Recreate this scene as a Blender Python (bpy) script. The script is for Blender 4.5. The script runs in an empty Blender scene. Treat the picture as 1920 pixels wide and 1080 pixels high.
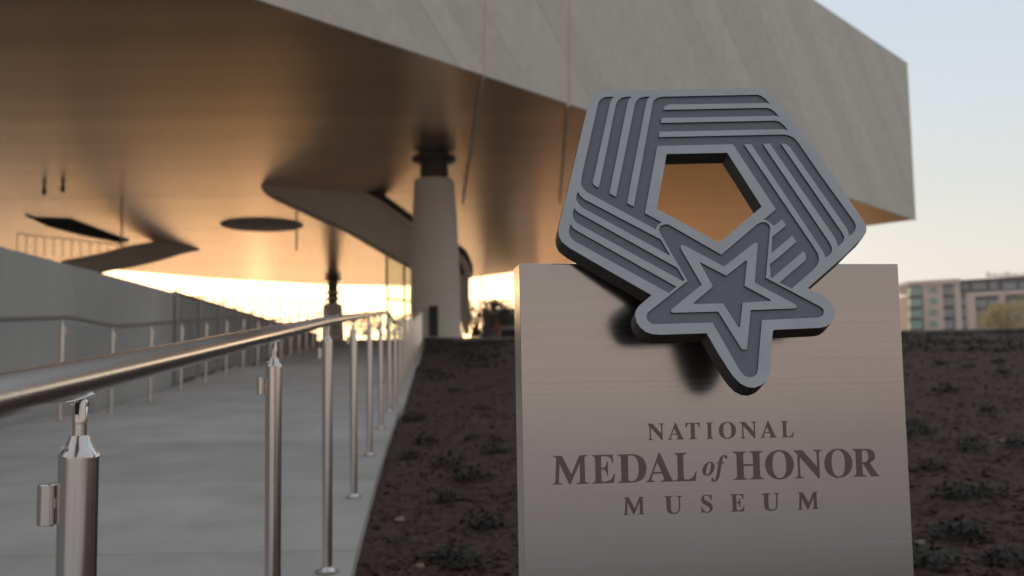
import bpy, bmesh, math, random
from mathutils import Vector, Matrix, noise
from mathutils.geometry import tessellate_polygon
random.seed(7)
sc = bpy.context.scene
PI = math.pi
# ------------------------------------------------------------------ camera
CZ = 1.15                                   # eye height above the foot of the ramp
FPX = 1920.0
pit = math.atan(180/1920); rol = .0167
cp, sp, cr, sr = math.cos(pit), math.sin(pit), math.cos(rol), math.sin(rol)
CAM = Vector((0, 0, CZ))
FW = Vector((0, cp, sp)); R0 = Vector((1, 0, 0)); U0 = Vector((0, -sp, cp))
RT = R0*cr - U0*sr; UP = U0*cr + R0*sr
cd = bpy.data.cameras.new('camera'); cam = bpy.data.objects.new('camera', cd); sc.collection.objects.link(cam)
cam.matrix_world = Matrix(((RT.x, UP.x, -FW.x, CAM.x), (RT.y, UP.y, -FW.y, CAM.y), (RT.z, UP.z, -FW.z, CAM.z), (0, 0, 0, 1)))
cd.sensor_width = 36; cd.lens = 36; cd.clip_start = .05; cd.clip_end = 5000
cd.dof.use_dof = True; cd.dof.focus_distance = 1.36; cd.dof.aperture_fstop = 6.0
sc.camera = cam
# ------------------------------------------------------------------ sky: clear dusk, sun just at the horizon behind the building
SUN_AZ = math.radians(-14); SUN_EL = math.radians(1.5)
sd = Vector((math.sin(SUN_AZ)*math.cos(SUN_EL), math.cos(SUN_AZ)*math.cos(SUN_EL), math.sin(SUN_EL)))
world = bpy.data.worlds.new('World'); sc.world = world; world.use_nodes = True
wt = world.node_tree; wt.nodes.clear()
def wn(t, **k):
    n = wt.nodes.new(t)
    for a, b in k.items(): setattr(n, a, b)
    return n
wo = wn('ShaderNodeOutputWorld'); bg = wn('ShaderNodeBackground'); bg.inputs[1].default_value = 1.0
tc = wn('ShaderNodeTexCoord'); sx = wn('ShaderNodeSeparateXYZ'); wt.links.new(tc.outputs['Generated'], sx.inputs[0])
def mth(op, a, b=None, clamp=False):
    n = wn('ShaderNodeMath', operation=op); n.use_clamp = clamp
    for i, v in enumerate((a, b)):
        if v is None: continue
        if isinstance(v, (int, float)): n.inputs[i].default_value = v
        else: wt.links.new(v, n.inputs[i])
    return n.outputs[0]
def ramp_node(fac, stops):
    n = wn('ShaderNodeValToRGB'); e = n.color_ramp.elements
    while len(e) > 1: e.remove(e[-1])
    for i, (p, c) in enumerate(stops):
        el = e[0] if i == 0 else e.new(p)
        el.position = p; el.color = (*c, 1)
    wt.links.new(fac, n.inputs[0]); return n.outputs[0]
el = mth('MAXIMUM', sx.outputs[2], 0.0)
front = ramp_node(el, [(0, (.97, .87, .71)), (.07, (.90, .85, .75)), (.17, (.71, .73, .71)), (.30, (.60, .67, .74)), (.5, (.50, .59, .72)), (1, (.40, .44, .51))])
back = ramp_node(el, [(0, (.64, .51, .44)), (.03, (.57, .465, .41)), (.10, (.42, .375, .355)), (.22, (.385, .375, .37)), (.5, (.40, .405, .415)), (1, (.43, .455, .50))])
dt = wn('ShaderNodeVectorMath', operation='DOT_PRODUCT'); wt.links.new(tc.outputs['Generated'], dt.inputs[0]); dt.inputs[1].default_value = (math.sin(SUN_AZ), math.cos(SUN_AZ), 0)
mr = wn('ShaderNodeMapRange', interpolation_type='SMOOTHSTEP'); wt.links.new(dt.outputs['Value'], mr.inputs[0]); mr.inputs[1].default_value = -.75; mr.inputs[2].default_value = .85
mx = wn('ShaderNodeMix', data_type='RGBA'); wt.links.new(mr.outputs[0], mx.inputs[0]); wt.links.new(back, mx.inputs[6]); wt.links.new(front, mx.inputs[7])
ds = wn('ShaderNodeVectorMath', operation='DOT_PRODUCT'); wt.links.new(tc.outputs['Generated'], ds.inputs[0]); ds.inputs[1].default_value = sd
g1 = mth('POWER', mth('MAXIMUM', ds.outputs['Value'], 0.0), 24.0)
lowf = mth('POWER', mth('SUBTRACT', 1.0, el, True), 9.0)
glow = mth('MULTIPLY', g1, lowf)
gl = wn('ShaderNodeMix', data_type='RGBA', blend_type='ADD'); gl.inputs[0].default_value = 1
gc = wn('ShaderNodeVectorMath', operation='SCALE'); gc.inputs[0].default_value = (13.5, 7.9, 3.0); wt.links.new(glow, gc.inputs[3])
wt.links.new(mx.outputs[2], gl.inputs[6]); wt.links.new(gc.outputs[0], gl.inputs[7])
wt.links.new(gl.outputs[2], bg.inputs[0]); wt.links.new(bg.outputs[0], wo.inputs[0])
# a physical sky of the same hour laid softly under the gradient
sky = wn('ShaderNodeTexSky', sky_type='NISHITA'); sky.sun_disc = False; sky.sun_elevation = SUN_EL; sky.sun_rotation = SUN_AZ
b2 = wn('ShaderNodeBackground'); b2.inputs[1].default_value = .015; wt.links.new(sky.outputs[0], b2.inputs[0])
ad = wn('ShaderNodeAddShader'); wt.links.new(bg.outputs[0], ad.inputs[0]); wt.links.new(b2.outputs[0], ad.inputs[1]); wt.links.new(ad.outputs[0], wo.inputs[0])
sl = bpy.data.lights.new('sun', 'SUN'); sl.energy = .22; sl.angle = math.radians(.8); sl.color = (1, .62, .34)
so = bpy.data.objects.new('sun', sl); sc.collection.objects.link(so); so.rotation_euler = (-sd).to_track_quat('-Z', 'Y').to_euler()
sc.view_settings.view_transform = 'Standard'; sc.view_settings.look = 'None'; sc.view_settings.gamma = 1; sc.view_settings.exposure = .14
sc.view_settings.use_curve_mapping = False
sc.cycles.max_bounces = 8; sc.cycles.sample_clamp_indirect = 6
sc.cycles.use_denoising = True
# ------------------------------------------------------------------ helpers
def ray(x, y): return FW + RT*((x-960)/FPX) + UP*((540-y)/FPX)
def at(x, y, Y): d = ray(x, y); return CAM + d*(Y/d.y)
def atz(x, y, z): d = ray(x, y); return CAM + d*((z-CZ)/d.z)
def link(name, me, parent=None):
    o = bpy.data.objects.new(name, me); sc.collection.objects.link(o)
    if parent is not None: o.parent = parent
    return o
def tag(o, label=None, cat=None, group=None, kind=None):
    for k, v in (('label', label), ('category', cat), ('group', group), ('kind', kind)):
        if v: o[k] = v
    return o
def thing(name, loc, label, cat, group=None, rz=0):
    o = link(name, None); o.location = loc; o.rotation_euler = (0, 0, rz); return tag(o, label, cat, group)
class MB:
    def __init__(s): s.v = []; s.f = []
    def add(s, vs, fs):
        n = len(s.v); s.v += [tuple(v) for v in vs]; s.f += [tuple(i+n for i in f) for f in fs]; return s
    def box(s, x0, x1, y0, y1, z0, z1, M=None):
        vs = [Vector((x, y, z)) for x in (x0, x1) for y in (y0, y1) for z in (z0, z1)]
        if M: vs = [M @ v for v in vs]
        return s.add(vs, [(0, 1, 3, 2), (4, 6, 7, 5), (0, 4, 5, 1), (2, 3, 7, 6), (0, 2, 6, 4), (1, 5, 7, 3)])
    def bar(s, a, b, w, h=None, up=Vector((0, 0, 1))):
        a, b = Vector(a), Vector(b); h = h or w; t = (b-a).normalized()
        sdv = t.cross(up);
        if sdv.length < 1e-4: sdv = t.cross(Vector((1, 0, 0)))
        sdv.normalize(); u = sdv.cross(t)
        vs = [p + sdv*(i*w/2) + u*(j*h/2) for p in (a, b) for i, j in ((-1, -1), (1, -1), (1, 1), (-1, 1))]
        return s.add(vs, [(3, 2, 1, 0), (4, 5, 6, 7), (0, 1, 5, 4), (1, 2, 6, 5), (2, 3, 7, 6), (3, 0, 4, 7)])
    def tube(s, pts, r, n=12, cap=True):
        pts = [Vector(p) for p in pts]; rs = r if isinstance(r, (list, tuple)) else [r]*len(pts)
        rings = []; ref = None
        for i, p in enumerate(pts):
            t = (pts[min(i+1, len(pts)-1)] - pts[max(i-1, 0)]).normalized()
            if ref is None: ref = t.cross(Vector((0, 0, 1)) if abs(t.z) < .9 else Vector((1, 0, 0))).normalized()
            ref = (ref - t*ref.dot(t)).normalized(); bi = t.cross(ref)
            rings.append([p + (ref*math.cos(2*PI*k/n) + bi*math.sin(2*PI*k/n))*rs[i] for k in range(n)])
        vs = [v for rg in rings for v in rg]; fs = []
        for i in range(len(pts)-1):
            for k in range(n):
                k2 = (k+1) % n; fs.append((i*n+k, i*n+k2, (i+1)*n+k2, (i+1)*n+k))
        if cap: fs.append(tuple(range(n))[::-1]); fs.append(tuple((len(pts)-1)*n+k for k in range(n)))
        return s.add(vs, fs)
    def lathe(s, prof, n=24, c=(0, 0)):
        return s.tube([(c[0], c[1], z) for r, z in prof], [max(r, 1e-4) for r, z in prof], n)
    def build(s, name, mat, parent=None, smooth=False, angle=None):
        me = bpy.data.meshes.new(name); me.from_pydata(s.v, [], s.f)
        bm = bmesh.new(); bm.from_mesh(me); bmesh.ops.recalc_face_normals(bm, faces=bm.faces); bm.to_mesh(me); bm.free()
        if mat: me.materials.append(mat)
        if smooth:
            me.polygons.foreach_set('use_smooth', [True]*len(me.polygons)); me.set_sharp_from_angle(angle=math.radians(angle or 35))
        me.update(); return link(name, me, parent)
def slabmesh(mb, loops, fr, d0, d1, side=True):
    """polygon with holes in the plane frame fr=(origin,u,v,n), extruded from d0 (front) to d1 (back) along n"""
    O, u, v, n = fr
    flat = [p for l in loops for p in l]
    tris = tessellate_polygon([[Vector((p[0], p[1], 0)) for p in l] for l in loops])
    N = len(flat); P = lambda p, d: O + u*p[0] + v*p[1] + n*d
    vs = [P(p, d0) for p in flat] + [P(p, d1) for p in flat]
    fs = [tuple(t) for t in tris] + [tuple(i+N for i in t)[::-1] for t in tris]
    if side:
        i = 0
        for l in loops:
            L = len(l)
            for k in range(L):
                a, b = i+k, i+(k+1) % L; fs.append((a, b, b+N, a+N))
            i += L
    return mb.add(vs, fs)
def clip(poly, a, b, c):                      # keep a*x+b*y<=c
    out = []
    for i in range(len(poly)):
        p, q = poly[i], poly[(i+1) % len(poly)]
        dp, dq = a*p[0]+b*p[1]-c, a*q[0]+b*q[1]-c
        if dp <= 0: out.append(p)
        if (dp < 0 < dq) or (dq < 0 < dp):
            t = dp/(dp-dq); out.append((p[0]+(q[0]-p[0])*t, p[1]+(q[1]-p[1])*t))
    return out
# ------------------------------------------------------------------ materials
def mat(name, col, rough=.6, metal=0., var=0., scale=5., bump=0., bscale=40., stretch=(1, 1, 1), objvar=0., rvar=0., aniso=0., tangent=None, spec=None, coords='Object', col2=None, alpha=None, trans=0., bdist=.02):
    m = bpy.data.materials.new(name); m.use_nodes = True; t = m.node_tree; b = t.nodes['Principled BSDF']
    b.inputs['Base Color'].default_value = (*col, 1); b.inputs['Roughness'].default_value = rough; b.inputs['Metallic'].default_value = metal
    if spec is not None: b.inputs['Specular IOR Level'].default_value = spec
    if trans: b.inputs['Transmission Weight'].default_value = trans
    N = lambda ty, **k: (lambda n: ([setattr(n, a, c) for a, c in k.items()], n)[1])(t.nodes.new(ty))
    co = N('ShaderNodeTexCoord'); mp = N('ShaderNodeMapping'); t.links.new(co.outputs[coords], mp.inputs[0]); mp.inputs['Scale'].default_value = stretch
    src = None
    if var or col2:
        nz = N('ShaderNodeTexNoise'); nz.inputs['Scale'].default_value = scale; nz.inputs['Detail'].default_value = 6; nz.inputs['Roughness'].default_value = .6
        t.links.new(mp.outputs[0], nz.inputs[0])
        rp = N('ShaderNodeValToRGB'); e = rp.color_ramp.elements; e[0].position = .3; e[1].position = .7
        c2 = col2 or tuple(c*(1+var) for c in col); c1 = col if col2 else tuple(c*(1-var) for c in col)
        e[0].color = (*c1, 1); e[1].color = (*c2, 1); t.links.new(nz.outputs[0], rp.inputs[0]); src = rp.outputs[0]
    if objvar:
        oi = N('ShaderNodeObjectInfo'); mr = N('ShaderNodeMapRange'); mr.inputs[3].default_value = 1-objvar; mr.inputs[4].default_value = 1+objvar
        t.links.new(oi.outputs['Random'], mr.inputs[0]); h = N('ShaderNodeVectorMath', operation='SCALE')
        if src: t.links.new(src, h.inputs[0])
        else: h.inputs[0].default_value = col
        t.links.new(mr.outputs[0], h.inputs[3]); src = h.outputs[0]
    if src: t.links.new(src, b.inputs['Base Color'])
    if rvar:
        n3 = N('ShaderNodeTexNoise'); n3.inputs['Scale'].default_value = scale*.7; t.links.new(mp.outputs[0], n3.inputs[0]); m3 = N('ShaderNodeMapRange')
        m3.inputs[1].default_value = .3; m3.inputs[2].default_value = .7; m3.inputs[3].default_value = rough-rvar; m3.inputs[4].default_value = rough+rvar
        t.links.new(n3.outputs[0], m3.inputs[0]); t.links.new(m3.outputs[0], b.inputs['Roughness'])
    if bump:
        n2 = N('ShaderNodeTexNoise'); n2.inputs['Scale'].default_value = bscale; n2.inputs['Detail'].default_value = 4; t.links.new(mp.outputs[0], n2.inputs[0])
        bp = N('ShaderNodeBump'); bp.inputs['Strength'].default_value = bump; bp.inputs['Distance'].default_value = bdist
        t.links.new(n2.outputs[0], bp.inputs['Height']); t.links.new(bp.outputs[0], b.inputs['Normal'])
    if aniso:
        b.inputs['Anisotropic'].default_value = aniso
        if tangent: 
            tg = N('ShaderNodeCombineXYZ'); tg.inputs[0].default_value, tg.inputs[1].default_value, tg.inputs[2].default_value = tangent
            t.links.new(tg.outputs[0], b.inputs['Tangent'])
    return m
M = {}
M['concrete'] = mat('concrete_light', (.42, .39, .355), .85, var=.15, scale=1.6, bump=.25, bscale=30, objvar=.05)
M['wall'] = mat('concrete_wall', (.38, .37, .35), .85, var=.14, scale=.8, bump=.2, bscale=20, stretch=(1, 1, .35))
M['steel'] = mat('brushed_stainless', (.74, .70, .67), .17, 1., var=.05, scale=6, bump=.2, bscale=500, stretch=(1, 1, .04), rvar=.04, bdist=.0004)
M['railsteel'] = mat('brushed_stainless_rail', (.60, .60, .60), .27, 1., var=.08, scale=9, bump=.2, bscale=500, stretch=(1, .05, 1), rvar=.05, bdist=.0004)
M['slab'] = mat('brushed_steel_slab', (.505, .48, .472), .205, 1., var=.028, scale=330, bump=.10, bscale=700, stretch=(.004, .004, 1), rvar=.03, bdist=.0001)
M['slabside'] = mat('polished_slab_edge', (.62, .58, .54), .25, 1., var=.05, scale=20)
M['embl'] = mat('emblem_satin_grey', (.435, .46, .48), .48, .3, var=.06, scale=22, rvar=.08, bump=.2, bscale=1500, bdist=.0004)
M['embd'] = mat('emblem_dark_grey', (.175, .188, .212), .6, .35, var=.05, scale=80, bump=.25, bscale=1500, bdist=.0004)
M['embs'] = mat('emblem_edge', (.06, .056, .050), .5, .3, var=.06, scale=30)
M['ink'] = mat('etched_lettering', (.19, .165, .155), .40, .85, var=.05, scale=80)
M['facade'] = mat('perforated_facade_metal', (.60, .56, .50), .55, .35, var=.07, scale=2.2, bump=.3, bscale=9, objvar=.06, bdist=.01, coords='Object', stretch=(1, 1, 1))
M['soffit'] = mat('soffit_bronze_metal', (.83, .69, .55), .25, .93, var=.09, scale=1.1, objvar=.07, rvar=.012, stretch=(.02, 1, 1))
M['dark'] = mat('dark_metal', (.03, .028, .026), .5, .4, var=.1, scale=4)
M['neck'] = mat('bronze_neck', (.07, .055, .045), .45, .6, var=.1, scale=3)
M['column'] = mat('column_concrete', (.80, .75, .68), .8, var=.07, scale=.8, bump=.15, bscale=8)
M['stair'] = mat('stair_stone', (.80, .70, .60), .7, var=.06, scale=1.0)
M['trim'] = mat('stair_trim', (.80, .70, .58), .5, var=.05, scale=2)
M['fence'] = mat('galvanised_fence', (.45, .40, .38), .5, .6, var=.05, scale=5)
M['soil'] = mat('mulch_soil', (.044, .0215, .015), .95, col2=(.078, .042, .029), scale=7, bump=1., bscale=28)
M['chip'] = mat('bark_chips', (.062, .034, .024), .9, var=.5, scale=3, coords='Object')
M['leaf'] = mat('groundcover_leaf', (.028, .034, .023), .8, var=.35, scale=12, objvar=.25)
M['stone'] = mat('pale_stone', (.20, .19, .19), .8, var=.2, scale=20)
M['pink'] = mat('pink_stucco', (.88, .66, .56), .8, var=.06, scale=.2)
M['bgdark'] = mat('dark_cladding', (.07, .075, .085), .5, var=.15, scale=.2)
M['glassg'] = mat('green_glazing', (.30, .50, .42), .5, .2, var=.25, scale=.25)
M['glassd'] = mat('grey_glazing', (.36, .40, .42), .5, .3, var=.3, scale=.25)
M['brick'] = mat('red_brick', (.36, .125, .07), .9, var=.2, scale=1.5)
M['yleaf'] = mat('autumn_leaves', (.48, .36, .13), .8, col2=(.74, .58, .24), scale=.5)
M['gleaf'] = mat('dusky_leaves', (.045, .055, .030), .8, var=.4, scale=.6)
M['bark'] = mat('bark', (.07, .055, .045), .9, var=.3, scale=6)
M['ground'] = mat('ground_turf', (.055, .06, .035), .95, var=.3, scale=.2)
M['plaza'] = mat('plaza_paving', (.27, .26, .25), .6, var=.08, scale=.3)
M['water'] = mat('lake_water', (.03, .035, .04), .12, 0., var=.1, scale=.05, bump=.12, bscale=1.2, spec=.8)
M['white'] = mat('white_paint', (.6, .6, .6), .4, var=.04, scale=2)
M['red'] = mat('faded_red', (.34, .10, .07), .7, var=.1, scale=2)
M['blue'] = mat('faded_blue', (.14, .18, .30), .7, var=.1, scale=2)
M['green'] = mat('sign_green', (.03, .15, .08), .6, var=.1, scale=2)
g = mat('pale_green_glass', (.80, .90, .80), .08, 0., trans=.92); g.node_tree.nodes['Principled BSDF'].inputs['IOR'].default_value = 1.05; M['clear'] = g
# ------------------------------------------------------------------ ramp geometry
RP = [(-4, -1.460), (1.15, -1.0445), (2.73, -.915), (4.41, -.775), (10.9, -.275), (12.6, -.275), (21.5, .456), (23.3, .456), (37.5, 1.70), (60, 1.70)]
def lerp(tab, y):
    for (a, p), (b, q) in zip(tab, tab[1:]):
        if y <= b: return p + (q-p)*(y-a)/(b-a)
    return tab[-1][1]
def rz(y): return CZ + lerp(RP, y)
RXT = [(-4, .014), (0, -.373), (1.15, -.4845), (2.73, -.6374), (4.41, -.799), (6.09, -.949), (7.77, -1.09), (9.45, -1.223), (11.13, -1.346), (12.8, -1.475), (34, -3.06), (60, -5.0)]
def rx(y): return lerp(RXT, y)
TP = [(-4, -1.50), (0, -1.15), (10.6, -.20), (12.4, -.04), (24, 1.00), (37.5, 1.55), (60, 1.55)]
def soil_z(x, y):
    d = max(0, x-(rx(y)+.10)); k = min(1, d/2.5); k = k*k*(3-2*k)
    z = (1-k)*(lerp(RP, y)-.07) + k*lerp(TP, y)
    return CZ + z + (.05*noise.noise(Vector((x*.8, y*.8, 0))) + .015*noise.noise(Vector((x*4, y*4, 3))))*min(1, d/.3)
# ground, water, plaza
gr = MB(); gr.add([(-900, -60, -1.1), (900, -60, -1.1), (900, 1100, -1.1), (-900, 1100, -1.1)], [(0, 1, 2, 3)])
tag(gr.build('ground', M['ground']), kind='structure')
wa = MB(); wa.add([(-420, 93, -1.0), (160, 93, -1.0), (200, 900, -1.0), (-600, 900, -1.0)], [(0, 1, 2, 3)])
tag(wa.build('water', M['water']), kind='structure')
PZ = CZ+1.72
pz = MB(); pz.box(-75, 24, 37.5, 90, -1.09, PZ)
tag(pz.build('pavement', M['plaza']), kind='structure')
m = MB(); m.box(-14, 16, -30, -4.02, -1.09, -.34); tag(m.build('added_reflector_paving', mat('pale_reflector_paving', (.64, .59, .555), .85, var=.06, scale=.5)), kind='structure')  # unseen paving added behind the camera to brighten the slab's reflection
# ramp: concrete slabs between joints
ramp = link('path', None); tag(ramp, kind='structure')
ys = [-4, -2.9, -.96]+[.9+1.94*k for k in range(0, 5)]+[10.9, 12.6]+[12.6+1.78*k for k in range(1, 5)]+[21.5, 23.3]+[23.3+2.03*k for k in range(1, 8)]
ys = sorted(set(round(y, 3) for y in ys)); ys[-1] = 37.49
for a, b in zip(ys, ys[1:]):
    m = MB(); g_ = .004; a2, b2_ = a+g_, b-g_
    vs = []
    for y in (a2, b2_):
        xr, xl = rx(y)+.10, rx(y)-3.72
        for x in (xl, xr):
            for z in (-.5, 0): vs.append((x, y, rz(y)+z))
    m.add(vs, [(1, 3, 7, 5), (0, 4, 6, 2), (2, 6, 7, 3), (0, 1, 5, 4), (0, 2, 3, 1), (4, 5, 7, 6)])
    o = m.build('concrete_slab', M['concrete'], ramp)
# soil bed
xs = []; x = 0.0
while x < 40: xs.append(x); x += .035 + x*.045
yy = []; y = 2.0
while y < 37.45: yy.append(y); y += .03 + y*.006
yy = [-4, -2.5, -1, 0, 1] + yy + [37.47]
m = MB(); W = len(xs)
for y in yy:
    for d in xs: xx = rx(y)+.105+d; m.v.append((xx, y, soil_z(xx, y)))
m.f = [(j*W+i, j*W+i+1, (j+1)*W+i+1, (j+1)*W+i) for j in range(len(yy)-1) for i in range(W-1)]
tag(m.build('terrain', M['soil'], smooth=True), kind='structure')
M['well_shade'] = mat('painted_well_shade', (.006, .006, .006), 1., spec=.0)  # near-black plate colour that paints the shade inside the stair well
M['paleline'] = mat('pale_cable', (.85, .80, .72), .5)
M['farrail'] = mat('shaded_rail_steel', (.22, .21, .20), .4, .9)  # darker copy of the rail steel, shadow put into its colour
# deeper gold painted toward the right of the underside, imitating warmer reflected light
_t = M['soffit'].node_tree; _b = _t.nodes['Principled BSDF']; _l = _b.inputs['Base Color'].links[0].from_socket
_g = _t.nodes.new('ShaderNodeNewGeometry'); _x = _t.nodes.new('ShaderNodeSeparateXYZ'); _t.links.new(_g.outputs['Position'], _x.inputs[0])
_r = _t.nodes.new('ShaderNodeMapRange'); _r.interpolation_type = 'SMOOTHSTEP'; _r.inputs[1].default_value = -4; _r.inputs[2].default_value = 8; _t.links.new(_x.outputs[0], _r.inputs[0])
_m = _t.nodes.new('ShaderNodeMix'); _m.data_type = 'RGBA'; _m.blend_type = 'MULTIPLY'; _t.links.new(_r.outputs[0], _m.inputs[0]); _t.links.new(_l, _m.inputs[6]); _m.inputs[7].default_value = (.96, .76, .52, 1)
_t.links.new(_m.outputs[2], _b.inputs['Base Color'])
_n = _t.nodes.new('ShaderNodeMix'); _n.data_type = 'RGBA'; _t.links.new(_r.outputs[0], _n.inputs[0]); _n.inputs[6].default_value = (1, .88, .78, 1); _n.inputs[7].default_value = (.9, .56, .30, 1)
_t.links.new(_n.outputs[2], _b.inputs['Specular Tint'])
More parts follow.
